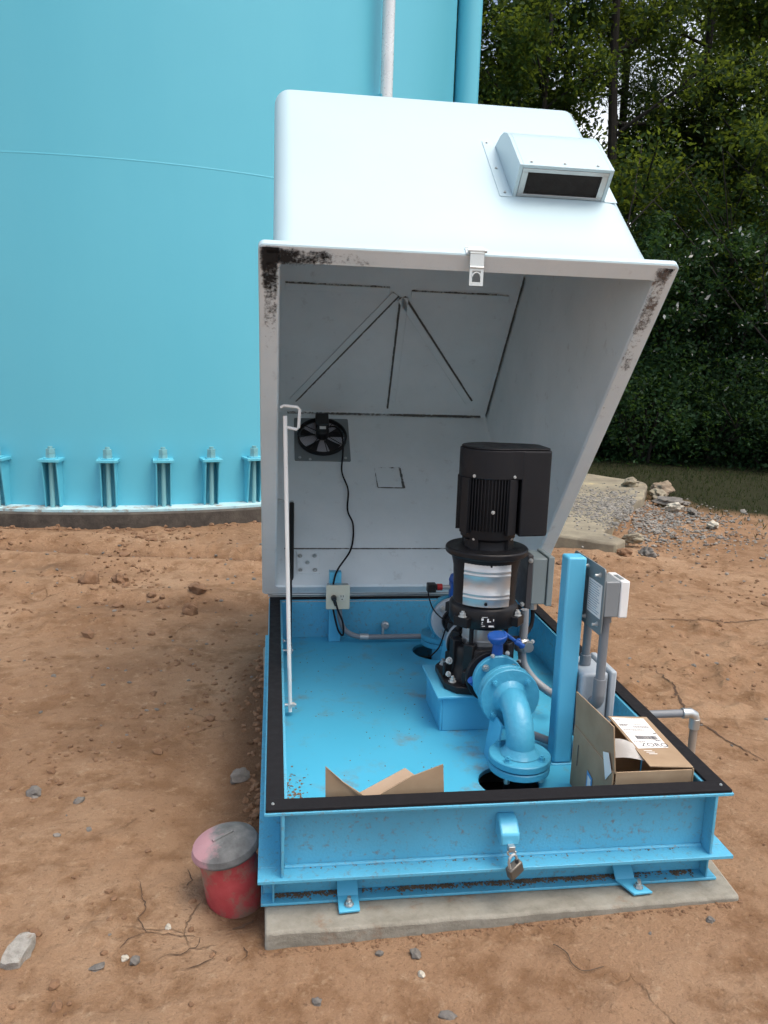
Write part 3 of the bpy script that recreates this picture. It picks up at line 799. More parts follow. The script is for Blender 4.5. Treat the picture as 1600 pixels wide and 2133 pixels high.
cd = MB(); cd.tube([(.335, 1.72, -.008), (.340, 1.72, -.07), (.365, 1.72, -.125), (.42, 1.72, -.155), (.50, 1.72, -.160), (.62, 1.72, -.160), (.86, 1.715, -.160), (1.1, 1.70, -.160)], .0125, 14, smooth=6)
cdo = thing('floor_conduit', 'gray metal conduit running low along the rear wall', 'conduit', (.6, 1.72, -.19))
cd.build('pipe_run', 'flex', cdo)
mb = MB(); mb.cyl((.435, 1.72, -.1575), (.475, 1.72, -.159), .0155, seg=16); mb.build('coupling', 'zinc', cdo)
mb = MB(); mb.lathe([(.0, .0), (.019, .0), (.019, .018), (.012, .024), (0, .024)], (.565, 1.81, -.13), (0, -1, 0), seg=18); mb.cyl((.545, 1.722, -.16), (.555, 1.80, -.14), .006, seg=8); mb.build('conduit_strap', 'zinc', cdo)

# ------------------------------------------------------------------ pump
PX, PY = .808, .93
pump = thing('vertical_pump', 'tall black vertical multistage pump with stainless sleeve on blue stand', 'pump', (PX, PY, -.048))
P = lambda x, y, z: (PX+x, PY+y, z)
# motor shell with cooling fins
mb = MB()
mb.lathe([(0, .505), (.088, .505), (.100, .515), (.103, .545), (.103, .735), (0, .735)], P(0, 0, 0), seg=48)
mb.lathe([(0, .45), (.090, .45), (.092, .462), (.086, .472), (.086, .505), (0, .505)], P(0, 0, 0), seg=40)
for k in range(60):
    a = 2*PI*k/60
    if -.75 < ((a+PI) % (2*PI))-PI < .75: continue
    T = Matrix.Translation(P(0, 0, 0)) @ Matrix.Rotation(a, 4, 'Z')
    mb.box(.098, .1135, -.0017, .0017, .548, .735, T=T)
T = Matrix.Translation(P(0, 0, 0))
for a in (R(205), R(160), R(300)):
    mb.box(.095, .118, -.020, .020, .535, .735, T=T @ Matrix.Rotation(a, 4, 'Z'))
for a in (R(225), R(315), R(45), R(135)):
    mb.box(.070, .098, -.018, .018, .462, .520, T=T @ Matrix.Rotation(a, 4, 'Z'))
motor = mb.build('motor', 'black_motor', pump, bevel=.001)
mb = MB()
for a, z in ((R(262), .62),): mb.bolt(P(.112*math.cos(a), .112*math.sin(a), z), (math.cos(a), math.sin(a), 0), .005, .003, .004)
for a in (R(225), R(300)): mb.bolt(P(.116*math.cos(a), .116*math.sin(a), .745), (math.cos(a), math.sin(a), 0), .0045, .003, 0)
for a in (R(225), R(315)): mb.bolt(P(.097*math.cos(a), .097*math.sin(a), .515), (math.cos(a), math.sin(a), 0), .004, .003, 0)
mb.build('motor_screw', 'zinc', motor)
# cover with the electronics housing on the right
outl = []
for k in range(29):
    a = R(62 + (300-62)*k/28); outl.append((.116*math.cos(a), .116*math.sin(a)))
outl += [(.085, -.100), (.182, -.088), (.193, -.082), (.198, -.070), (.198, .045), (.193, .060), (.182, .070), (.14, .088)]
mb = MB(); mb.prism(outl, .735, .838, T)
mb.prism([(x*.97+.002, y*.97) for x, y in outl], .838, .846, T)
mb.build('fan_cover', 'black_motor', pump, bevel=.006, seg=3)
mb = MB()
mb.prism([(.086, -.1015), (.182, -.0895), (.194, -.083), (.1995, -.070), (.1995, .046), (.194, .061), (.182, .0715), (.09, .082)], .53, .836, T)
mb.build('drive_housing', 'black_motor', pump, bevel=.005, seg=3)
# lantern: disc, tapering body with open window behind the guard
mb = MB()
mb.lathe([(0, .448), (.146, .448), (.152, .453), (.152, .470), (.147, .475), (0, .475)], P(0, 0, 0), seg=56)
mb.lathe([(.132, .449), (.120, .40), (.115, .30), (.116, .270), (.124, .262), (.128, .255), (.128, .20), (.120, .186), (.09, .184), (.0, .184)], P(0, 0, 0), seg=56)
for a in (R(222), R(322), R(45), R(135)):
    mb.box(.075, .150, -.030, .030, .196, .232, T=T @ Matrix.Rotation(a, 4, 'Z'))
lan = mb.build('motor_stool', 'black', pump, bevel=.002)
for a in (R(222), R(322), R(45), R(135)): MB().bolt(P(.135*math.cos(a), .135*math.sin(a), .232), (0, 0, 1), .012, .012, .006).build('tie_bolt', 'zinc', lan)
mb = MB()
prof = [(.1270, .275), (.1275, .300), (.1288, .302), (.1288, .307), (.1275, .309), (.1275, .315), (.1288, .317), (.1288, .321), (.1275, .323), (.1275, .385), (.1288, .387), (.1288, .392), (.1275, .394), (.1275, .400), (.1288, .402), (.1288, .407), (.1275, .409), (.1270, .437)]
a0 = R(270-52); a1 = R(270+30)
mb.lathe(prof, P(0, 0, 0), seg=30, a0=a0, a1=a1)
bmesh.ops.solidify(mb.bm, geom=mb.bm.faces[:], thickness=.0015)
gd = mb.build('coupling_guard', 'steel', pump)
mb = MB()
a = R(258); mb.bolt(P(.1285*math.cos(a), .1285*math.sin(a), .288), (math.cos(a), math.sin(a), 0), .0045, .002, 0); mb.bolt(P(.129*math.cos(a+.1), .129*math.sin(a+.1), .428), (math.cos(a), math.sin(a), 0), .003, .001, 0)
mb.build('guard_screw', 'black', gd)
# nameplate
a = R(263); rT = T @ Matrix.Rotation(a, 4, 'Z')
mb = MB(); mb.box(.1285, .1305, -.026, .026, .199, .243, T=rT); npl = mb.build('nameplate', paint('black_plate', (.006, .006, .006), .35), pump)
mb = MB()
for y, z, w_, h_ in ((-.020, .232, .008, .008), (-.020, .221, .004, .003), (.0, .228, .006, .014), (.006, .224, .010, .003), (.020, .230, .003, .008), (-.016, .207, .012, .002), (.012, .207, .018, .006), (-.012, .240, .020, .0015), (.020, .205, .006, .002), (-.021, .215, .006, .002)):
    mb.box(.1305, .1311, y-w_/2, y+w_/2, z-h_/2, z+h_/2, T=rT)
mb.build('nameplate_text', 'paper', npl)
# sleeve and stay bolts
mb = MB(); mb.lathe([(.074, -.0), (.074, .06), (.0755, .062), (.0755, .066), (.074, .068), (.074, .12), (.0755, .122), (.0755, .126), (.074, .128), (.074, .186)], P(0, 0, 0), seg=40); mb.build('pump_sleeve', 'steel', pump)
for a in (R(232), R(318), R(52), R(138)):
    mb = MB(); mb.cyl(P(.098*math.cos(a), .098*math.sin(a), .0), P(.098*math.cos(a), .098*math.sin(a), .19), .0085, seg=14); mb.build('stay_bolt', 'black', pump)
# cast base
mb = MB()
mb.prism([(-.155, -.085), (-.12, -.135), (-.06, -.150), (.06, -.150), (.12, -.135), (.155, -.085), (.155, .085), (.12, .135), (-.12, .135), (-.155, .085)], -.047, -.020, T)
mb.lathe([(.135, -.025), (.120, .0), (.112, .055), (.112, .092), (.104, .105), (.08, .108)], P(0, 0, 0), seg=40)
for s_ in (-1, 1):
    mb.cyl(P(0, 0, .03), P(0, s_*.150, .03), .062, .058, seg=28)
    mb.cyl(P(0, s_*.150, .03), P(0, s_*.172, .03), .096, seg=40)
for a in (R(232), R(318), R(52), R(138), R(190), R(350)):
    mb.box(.085, .122, -.020, .020, -.02, .125, T=T @ Matrix.Rotation(a, 4, 'Z'))
    mb.box(.110, .150, -.010, .010, -.022, .03, T=T @ Matrix.Rotation(a, 4, 'Z'))
bs = mb.build('pump_base', 'black', pump, bevel=.004)
for q in ((-.125, -.085), (.125, -.085), (-.125, .085), (.125, .085)): MB().bolt(P(*q, -.020), (0, 0, 1), .011, .010, .010).build('foot_bolt', 'zinc', bs)
mb = MB()
mb.bolt(P(-.126, -.03, .04), (-.7, -.7, .2), .010, .012, .006).build('drain_plug', 'zinc', bs)
MB().bolt(P(-.120, .02, .01), (-1, -.2, 0), .010, .012, .006).build('drain_plug', 'zinc', bs)
MB().bolt(P(-.132, -.05, -.005), (-.7, -.7, .2), .008, .008, .004).build('drain_plug', 'zinc', bs)

# ------------------------------------------------------------------ control box beside the pump
cb = thing('control_box', 'gray electrical box bracketed to right side of black pump', 'electrical box', (1.05, 1.06, .2))
mb = MB(); mb.box(1.008, 1.066, .985, 1.12, .228, .410); mb.build('enclosure', 'gray_box', cb, bevel=.004)
mb = MB(); mb.box(1.068, 1.092, .980, 1.125, .222, .416); mb.build('lid', 'gray_box', cb, bevel=.003)
mb = MB(); mb.box(.985, 1.006, .975, 1.12, .212, .425); mb.box(.93, .985, .99, 1.05, .205, .210); mb.build('bracket', paint('dark_bracket', (.05, .05, .055), .5), cb, bevel=.002)
MB().bolt((.995, .974, .405), (0, -1, 0), .007).build('bracket_bolt', 'galv', cb); MB().bolt((.975, .985, .23), (0, -1, 0), .007).build('bracket_bolt', 'galv', cb)
mb = MB(); mb.cyl((1.03, 1.02, .200), (1.03, 1.02, .228), .017, seg=8); mb.build('fitting', 'galv', cb)
mb = MB(); mb.cyl((1.092, 1.07, .33), (1.106, 1.07, .33), .010, seg=14); mb.build('pilot_knob', 'red_cap', cb)
mb = MB(); mb.tube([(1.03, 1.02, .205), (1.03, 1.01, .17), (1.02, 1.0, .13), (.98, .97, .105), (.93, .94, .11)], .008, 10, smooth=6); mb.build('motor_lead', 'black_rubber', cb)

# flexible conduit curving from the pump to the post
fx = thing('flexible_conduit', 'gray flexible conduit bending down behind the tall blue post', 'conduit', (1.0, .93, -.1))
mb = MB(); mb.tube([(.976, .95, .22), (.978, .95, .14), (.975, .95, .06), (.985, .94, .0), (1.02, .92, -.05), (1.065, .88, -.082), (1.10, .84, -.092)], .016, 14, smooth=8); mb.build('hose', 'flex', fx)
mb = MB(); mb.lathe([(.018, 0), (.030, .004), (.032, .03), (.024, .045), (.018, .05)], (.976, .95, .055), (0, 0, 1), seg=22); mb.cyl((.985, .92, .085), (.985, .90, .085), .020, seg=18); mb.bolt((1.006, .925, .10), (0, -1, .3), .006); mb.bolt((.96, .93, .02), (0, -1, .3), .006); mb.build('connector', 'galv', fx)
mb = MB(); mb.tube([(.93, .72, -.165), (.98, .66, -.165), (1.04, .60, -.165)], .014, 12); mb.build('lower_hose', 'flex', fx)

# ------------------------------------------------------------------ discharge pipe
def flange(mb, c, ax, r, th, seg=44): 
    mb.lathe([(0, 0), (r-.003, 0), (r, .003), (r, th-.003), (r-.003, th), (0, th)], c, ax, seg=seg)
class bolts:
    def __init__(s, c, ax, r, n, rot, br=.010):
        ax = Vector(ax).normalized(); q = ax.to_track_quat('Z', 'Y'); s.m = []
        for k in range(n):
            a = rot+2*PI*k/n
            s.m.append(MB().bolt(Vector(c)+q @ Vector((r*math.cos(a), r*math.sin(a), 0)), ax, br, .011, .005))
    def build(s, *a):
        for m_ in s.m: m_.build(*a)
AX, AZ = .822, .030
dp = thing('discharge_pipe', 'light blue flanged pipe elbow turning down in front of the pump', 'pipe', (AX, .44, -.2))
def elbow_pts(sx):
    out = []
    for k in range(13):
        a = R(90*k/12); out.append((AX+sx*0, .562-.118*math.sin(a), AZ-.118*(1-math.cos(a))))
    return out
mb = MB(); ep = elbow_pts(0); mb.tube([(AX, .575, AZ)]+ep+[(AX, ep[-1][1], ep[-1][2]-.012)], .0465, 28, caps=False)
mb.lathe([(.062, 0), (.052, .010), (.0465, .022)], (AX, .578, AZ), (0, -1, 0), seg=32); mb.lathe([(.064, 0), (.053, .012), (.0465, .024)], (AX, ep[-1][1], -.098), (0, 0, 1), seg=32)
mb.build('elbow', 'blue_pipe', dp, smooth=60)
mb = MB(); mb.lathe([(.045, 0), (.046, .03), (.054, .075), (.060, .105)], (AX, .722, AZ), (0, -1, 0), seg=32); mb.build('spool', 'blue_pipe', dp)
mb = MB(); flange(mb, (AX, .722, AZ), (0, 1, 0), .093, .022); f1 = mb.build('pump_flange', 'blue_pipe', dp, smooth=30)
bolts((AX, .7215, AZ), (0, -1, 0), .072, 4, R(45)).build('flange_bolt', 'galv', f1)
mb = MB(); flange(mb, (AX, .578, AZ), (0, 1, 0), .102, .026); mb.lathe([(.098, 0), (.098, .004)], (AX, .604, AZ), (0, 1, 0)); flange(mb, (AX, .608, AZ), (0, 1, 0), .101, .022)
f2 = mb.build('elbow_flange', 'blue_pipe', dp, smooth=30)
bolts((AX, .5775, AZ), (0, -1, 0), .080, 4, R(45)).build('flange_bolt', 'blue_pipe', f2)
ey = ep[-1][1]
mb = MB(); flange(mb, (AX, ey, -.100), (0, 0, -1), .100, .024); flange(mb, (AX, ey, -.128), (0, 0, -1), .099, .024); mb.cyl((AX, ey, -.128), (AX, ey, -.124), .08, seg=32)
f3 = mb.build('lower_flange', 'blue_pipe', dp, smooth=30)
bolts((AX, ey, -.0995), (0, 0, 1), .079, 4, R(45)).build('flange_bolt', 'blue_pipe', f3)
mb = MB()
for k in range(4):
    a = R(45+90*k); mb.cyl((AX+.079*math.cos(a), ey+.079*math.sin(a), -.152), (AX+.079*math.cos(a), ey+.079*math.sin(a), -.172), .010, seg=6)
mb.build('flange_nut', 'galv', f3)
mb = MB(); mb.cyl((AX, ey, -.152), (AX, ey, -.32), .046, seg=32); mb.build('riser', 'black', dp)

# butterfly valve between pump and discharge
bv = thing('butterfly_valve', 'bright blue butterfly valve with lever between pump and front elbow', 'valve', (AX, .75, AZ))
mb = MB(); mb.cyl((AX, .7455, AZ), (AX, .757, AZ), .088, seg=40); mb.cyl((AX-.003, .750, AZ+.08), (AX-.003, .750, AZ+.142), .020, .018, seg=20)
mb.cyl((AX-.078, .750, AZ-.02), (AX-.098, .742, AZ+.0), .014, seg=12)
mb.lathe([(0, .0), (.024, .0), (.034, .016), (.036, .026), (.033, .031), (0, .032)], (AX-.006, .745, AZ+.136), (-.12, -.1, 1), seg=24)
mb.build('valve_body', 'valve_blue', bv, bevel=.002)
mb = MB(); mb.slabq([(AX+.02, .735, AZ+.175), (AX+.02, .765, AZ+.175), (AX+.080, .760, AZ+.130), (AX+.080, .740, AZ+.130)], .010); mb.cyl((AX+.055, .735, AZ+.142), (AX+.088, .735, AZ+.122), .009, seg=12); mb.cyl((AX+.072, .755, AZ+.145), (AX+.086, .755, AZ+.110), .008, seg=12)
mb.build('lever', 'valve_blue', bv, bevel=.003)
mb = MB(); mb.bolt((AX+.025, .722, AZ+.105), (0, -1, 0), .006); mb.bolt((AX-.028, .722, AZ+.095), (0, -1, 0), .006); mb.build('valve_screw', 'zinc', bv)

# suction pipe at the rear
sp = thing('suction_pipe', 'blue flanged suction pipe dropping through floor behind the pump', 'pipe', (.8, 1.55, -.2))
SX, SZ = .800, .035
mb = MB()
pts = []
for k in range(13):
    a = R(90*k/12); pts.append((SX, 1.445+.12*math.sin(a), SZ-.12*(1-math.cos(a))))
mb.tube([(SX, 1.40, SZ)]+pts, .0465, 28, caps=False); sy = pts[-1][1]
mb.build('elbow', 'blue_pipe', sp, smooth=60)
mb = MB(); flange(mb, (SX, 1.405, SZ), (0, 1, 0), .104, .026); fl = mb.build('elbow_flange', 'blue_pipe', sp, smooth=30)
mb = MB(); flange(mb, (SX+.004, 1.372, SZ), (0, 1, 0), .098, .026); gf = mb.build('check_valve', paint('pale_gray_metal', (.42, .47, .52), .45), sp, smooth=30)
bolts((SX+.004, 1.3715, SZ), (0, -1, 0), .076, 4, R(45)).build('flange_bolt', 'zinc', gf)
mb = MB(); mb.cyl((SX+.004, 1.355, SZ), (SX+.004, 1.372, SZ), .055, seg=28); mb.cyl((SX+.01, 1.10, SZ), (SX+.006, 1.356, SZ), .045, seg=28); mb.build('spool', 'black', sp)
mb = MB(); flange(mb, (SX+.012, 1.125, SZ-.01), (0, 1, 0), .093, .022); mb.build('pump_flange', paint('pale_gray_flange', (.42, .47, .52), .45), sp)
mb = MB(); flange(mb, (SX, sy, -.088), (0, 0, -1), .100, .024); flange(mb, (SX, sy, -.115), (0, 0, -1), .099, .024); fl = mb.build('lower_flange', 'blue_pipe', sp, smooth=30)
bolts((SX, sy, -.0875), (0, 0, 1), .079, 4, R(45)).build('flange_bolt', 'blue_pipe', fl)
mb = MB(); mb.cyl((SX, sy, -.139), (SX, sy, -.32), .046, seg=28); mb.build('riser', 'blue_clean', sp)

# pressure sensor over the suction line
ps = thing('pressure_sensor', 'black pressure sensor with red collar on blue fitting behind pump', 'sensor', (.79, 1.40, .13))
mb = MB(); mb.box(.785, .835, 1.385, 1.425, .128, .200); mb.lathe([(0, 0), (.030, 0), (.032, .010), (.024, .034), (0, .036)], (.812, 1.405, .200), (0, 0, 1), seg=20); mb.build('fitting', 'valve_blue', ps, bevel=.004)
mb = MB(); mb.cyl((.748, 1.40, .178), (.786, 1.40, .178), .010, seg=14); mb.build('nipple', 'zinc', ps)
mb = MB(); mb.cyl((.728, 1.40, .178), (.750, 1.40, .178), .0145, seg=18); mb.build('collar', 'red_cap', ps)
mb = MB(); mb.box(.684, .722, 1.383, 1.417, .158, .196); mb.cyl((.722, 1.40, .178), (.729, 1.40, .178), .014, seg=14); mb.build('connector', 'black_plastic', ps, bevel=.004)
mb = MB(); mb.tube([(.690, 1.40, .160), (.694, 1.39, .13), (.712, 1.36, .085), (.75, 1.30, .06), (.79, 1.22, .07)], .003, 8, smooth=6); mb.build('signal_cable', 'black_rubber', ps)
mb = MB(); mb.tube([(.72, 1.12, .13), (.700, 1.10, .07), (.680, 1.09, .02), (.650, 1.10, -.02)], .003, 8, smooth=6); mb.build('lead_wire', 'black_rubber', ps)

# ------------------------------------------------------------------ instrument post with plate, boxes, conduit
po = thing('instrument_post', 'square light blue steel post carrying a gray plate', 'post', (1.005, .56, -.19))
mb = MB(); mb.box(.970, 1.034, .530, .594, -.190, .530); mb.build('upright', 'blue_clean', po, bevel=.008, seg=3)
mb = MB(); mb.cyl((.962, .522, -.189), (1.042, .522, -.189), .005, seg=6); mb.build('weld', 'blue_clean', po)
mb = MB(); mb.prism(rrect(.425, .690, .300, .518, .016, 4), 1.052, 1.057, Matrix(((0, 0, 1, 0), (1, 0, 0, 0), (0, 1, 0, 0), (0, 0, 0, 1)))); mpn = mb.build('mounting_plate', 'gray_plate', po, bevel=.001)
mb = MB()
for q in ((.560, .495), (.555, .325), (.460, .490), (.455, .330)): mb.cyl((1.034, *q), (1.052, *q), .005, seg=10); mb.bolt((1.052, *q), (-1, 0, 0), .0065, .005, 0)
mb.build('plate_bolt', 'zinc', mpn)
mb = MB(); mb.box(1.0508, 1.0518, .437, .545, .352, .462); lb = mb.build('instruction_label', 'paper', mpn)
mb = MB()
for k in range(13):
    z = .455-.0078*k; e = random.uniform(.444, .47)
    mb.box(1.0501, 1.0507, e, .538, z-.0012, z+.0012)
mb.build('label_text', paint('pale_ink', (.28, .36, .42), .7), lb)

sw = thing('switch_box', 'gray switch box with white cover on the post plate', 'switch box', (1.09, .48, .36))
mb = MB(); mb.box(1.058, 1.106, .425, .535, .362, .478); mb.build('housing', paint('mid_gray_box', (.19, .215, .23), .45), sw, bevel=.004)
mb = MB(); mb.box(1.107, 1.136, .423, .537, .360, .480); mb.build('cover', 'white_plastic', sw, bevel=.004)
mb = MB(); mb.box(1.112, 1.126, .445, .50, .4795, .4815); mb.cyl((1.136, .48, .44), (1.150, .48, .44), .013, seg=16); mb.box(1.136, 1.142, .46, .50, .385, .41); mb.build('toggle', 'gray_plate', sw, bevel=.001)

jb = thing('junction_box', 'pale gray plastic junction box low behind the cardboard box', 'junction box', (1.1, .6, -.1))
mb = MB(); mb.box(1.040, 1.132, .505, .672, -.105, .142); mb.build('housing', 'gray_light', jb, bevel=.012, seg=3)
mb = MB(); mb.box(1.134, 1.156, .497, .680, -.113, .150); mb.build('lid', 'gray_light', jb, bevel=.006)
cu = thing('conduit_risers', 'two gray conduits joining switch box and junction box', 'conduit', (1.08, .5, .1))
mb = MB(); mb.cyl((1.078, .585, .142), (1.078, .585, .34), .0135, seg=16); mb.build('pipe', 'gray_pvc', cu)
mb = MB(); mb.cyl((1.078, .585, .143), (1.078, .585, .180), .019, seg=12); mb.build('coupling', 'gray_pvc', cu, bevel=.002)
mb = MB(); mb.tube([(1.084, .468, .362), (1.084, .468, .10), (1.084, .470, .070), (1.084, .486, .050), (1.084, .506, .046)], .0150, 16); mb.build('pipe', 'gray_pvc', cu)
mb = MB(); mb.cyl((1.084, .468, .085), (1.084, .468, .140), .0205, seg=14); mb.tube([(1.084, .468, .09), (1.084, .470, .066), (1.084, .482, .050), (1.084, .505, .046)], .020, 14); mb.build('coupling', 'gray_pvc', cu); MB().cyl((1.084, .468, .335), (1.084, .468, .361), .0195, seg=14).build('coupling', 'gray_pvc', cu)

# outdoor conduit
oc = thing('outdoor_conduit', 'gray conduit leaving right side of base and elbowing into clay', 'conduit', (1.57, .72, -.36))
mb = MB(); mb.tube([(1.249, .73, -.118), (1.40, .727, -.116), (1.545, .724, -.114)], .0145, 14); mb.build('pipe', 'gray_pvc', oc)
mb = MB(); mb.tube([(1.535, .724, -.114), (1.562, .724, -.113), (1.578, .724, -.122), (1.583, .724, -.140)], .0185, 14); mb.cyl((1.583, .724, -.135), (1.583, .724, -.175), .0195, seg=16); mb.cyl((1.53, .724, -.114), (1.548, .724, -.114), .0195, seg=16); mb.build('elbow', 'galv', oc, bevel=.001)
mb = MB(); mb.cyl((1.583, .724, -.40), (1.583, .724, -.15), .0145, seg=14); mb.build('drop_pipe', paint('rusty_pipe', (.30, .25, .20), .6, grime=(.24, .11, .05), grime_amt=.1), oc)

# ------------------------------------------------------------------ cardboard boxes
def text_mesh(body, size):
    cu_ = bpy.data.curves.new('t', 'FONT'); cu_.body = body; cu_.size = size; cu_.extrude = .0002
    o = bpy.data.objects.new('t', cu_); COL.objects.link(o)
    dg = bpy.context.evaluated_depsgraph_get(); me_ = bpy.data.meshes.new_from_object(o.evaluated_get(dg))
    bpy.data.objects.remove(o); return me_
ca = thing('cardboard_box', 'brown shipping box with address label standing near the right corner', 'cardboard box', (1.1, .25, -.19))
mb = MB(); x0, x1, y0, y1, zt = .985, 1.222, .100, .400, .016
mb.slabq([(x0, y1, -.188), (x0, y0, -.188), (x0, y0, zt), (x0, y1, zt)], .004); mb.slabq([(x1, y0, -.188), (x1, y1, -.188), (x1, y1, zt+.01), (x1, y0, zt)], .004)
mb.slabq([(x0+.004, y0, -.188), (x1-.004, y0, -.188), (x1-.004, y0, zt), (x0+.004, y0, zt)], .004); mb.slabq([(x1-.004, y1, -.188), (x0+.004, y1, -.188), (x0+.004, y1, zt), (x1-.004, y1, zt+.01)], .004)
mb.box(x0+.005, x1-.005, y0+.005, y1-.005, -.188, -.184)
mb.build('carton', 'card', ca, bevel=.001)
mb = MB(); mb.slabq([(x0-.001, y1+.002, zt-.004), (x0-.001, y0-.004, zt-.004), (x0-.012, y0+.006, .150), (x0-.012, y1-.012, .133)], -.004); lf = mb.build('left_flap', 'card', ca, bevel=.001)
def fx_(z): return x0-.001-.011*max(0, (z-.012))/.138
def onside(y, z, h): return Vector((fx_(z)-.0045-h, y, z))
def decal(name, mat, pts, h, par):
    mb = MB(); bmx = mb.bm; f = [bmx.verts.new(onside(y, z, h)) for y, z in pts]; g = [bmx.verts.new(onside(y, z, h+.0006)) for y, z in pts]
    bmx.faces.new(f); bmx.faces.new(g[::-1]); n = len(pts)
    for k in range(n): bmx.faces.new((f[k], f[(k+1) % n], g[(k+1) % n], g[k]))
    return mb.build(name, mat, par)
decal('white_sticker', 'paper', [(.165, .045), (.125, .062), (.105, .012), (.140, -.030)], .0005, lf)
bl = decal('blue_sticker', paint('sticker_blue', (.12, .33, .62), .5), [(.268, -.070), (.228, -.076), (.228, -.140), (.268, -.132)], .0005, lf)
decal('sticker_panel', 'paper', [(.260, -.082), (.236, -.086), (.236, -.128), (.260, -.122)], .0012, bl)
decal('printed_mark', 'ink', [(.352, -.03), (.349, -.03), (.349, -.10), (.352, -.10)], .0005, lf)
# top flap hinged on the right wall, lifted a little
fA, fB, fC, fD = Vector((1.092, .404, .036)), Vector((x1, .400, .030)), Vector((x1, .100, .018)), Vector((1.092, .104, .024))
mb = MB(); mb.slabq([fA, fD, fC, fB], .004); tf = mb.build('top_flap', 'card', ca, bevel=.001)
ex = (fB-fA).normalized(); ey_ = (fA-fD).normalized(); en = ex.cross(ey_).normalized()
def onflap(u, v, h): return fD+ex*u+ey_*v+en*(h+.0048)
mb = MB(); mb.slabq([onflap(.008, .095, .0), onflap(.107, .105, .0), onflap(.112, .285, .0), onflap(.006, .288, .0)], .0006); sl = mb.build('shipping_label', 'paper', tf)
mb = MB()
def ink(u0, u1, v0, v1): mb.slabq([onflap(u0, v0, .0008), onflap(u1, v0, .0008), onflap(u1, v1, .0008), onflap(u0, v1, .0008)], .0003)
u = .030
while u < .098:
    w_ = random.choice((.0008, .0013, .002)); ink(u, u+w_, .150, .172); u += w_+random.choice((.0009, .0014))
for v, a, b in ((.278, .055, .098), (.272, .012, .03), (.262, .02, .034), (.243, .012, .040), (.238, .012, .046), (.233, .012, .036), (.243, .060, .085), (.230, .052, .104), (.2235, .052, .104), (.208, .012, .104), (.20, .040, .075), (.186, .01, .03), (.143, .085, .102), (.140, .085, .102), (.135, .012, .05)):
    q = a
    while q < b:
        w_ = random.uniform(.003, .008); ink(q, min(b, q+w_), v, v+.0028); q += w_+.0015
ink(.0985, .108, .186, .192)
mb.build('label_print', 'ink', sl)
tm = text_mesh('ZORO', .030)
o = bpy.data.objects.new('label_name', tm); COL.objects.link(o); tm.materials.append(M['ink'])
for v in tm.vertices:
    q = onflap(.026+v.co.x, .108+v.co.y, .0010+v.co.z); v.co = q
o.parent = sl
offs = Vector((0, 0, 0)); q = sl
while q is not None: offs += q.location; q = q.parent
for v in tm.vertices: v.co -= offs
mb = MB()
for k in range(3): 
    a = .020+.004*k; mb.slabq([onflap(a, .082-.009*k, .0003), onflap(a+.026, .083-.009*k, .0003), onflap(a+.026, .086-.009*k, .0003), onflap(a, .085-.009*k, .0003)], .0003)
mb.build('white_mark', 'paper', tf)
pp = MB()
rows = []
for i in range(7):
    t_ = i/6; rows.append([pp.bm.verts.new(Vector((1.01+.085*t_, .235-.09*t_+.08*s_, .012+.035*math.sin(t_*2.4)*(.4+s_*.6)-.03*(1-t_)))) for s_ in (0, .33, .66, 1)])
for A, B_ in zip(rows, rows[1:]):
    for j in range(3): pp.bm.faces.new((A[j], A[j+1], B_[j+1], B_[j]))
bmesh.ops.solidify(pp.bm, geom=pp.bm.faces[:], thickness=.0012)
ppo = pp.build('instruction_papers', 'paper', normals=True); tag(ppo, 'folded white instruction papers poking out of the shipping box', 'papers')

c2 = thing('cardboard_carton', 'small brown open carton with splayed flaps by front rim', 'cardboard box', (.33, .2, -.19))
mb = MB()
mb.slabq([(.172, .085, -.188), (.490, .085, -.188), (.490, .085, -.050), (.172, .085, -.050)], .004); mb.slabq([(.490, .20, -.188), (.172, .20, -.188), (.172, .20, -.12), (.490, .20, -.12)], .004)
mb.slabq([(.172, .196, -.188), (.172, .089, -.188), (.172, .089, -.055), (.172, .196, -.12)], .004); mb.slabq([(.490, .089, -.188), (.490, .196, -.188), (.490, .196, -.12), (.490, .089, -.055)], .004)
mb.box(.177, .485, .090, .195, -.188, -.184)
mb.build('carton', 'card', c2)
mb = MB(); mb.slabq([(.170, .086, -.046), (.300, .083, -.050), (.285, .080, -.020), (.215, .083, .030), (.168, .092, .072)], .004); mb.build('left_flap', 'card', c2)
mb = MB(); mb.slabq([(.262, .078, -.040), (.494, .084, -.046), (.487, .090, .066), (.400, .086, .036)], .004); mb.build('right_flap', 'card', c2)
mb = MB(); mb.slabq([(.225, .092, -.030), (.330, .092, -.040), (.430, .125, .006), (.393, .150, .025)], .004); mb.build('rear_flap', paint('pale_cardboard', (.40, .30, .21), .85), c2)

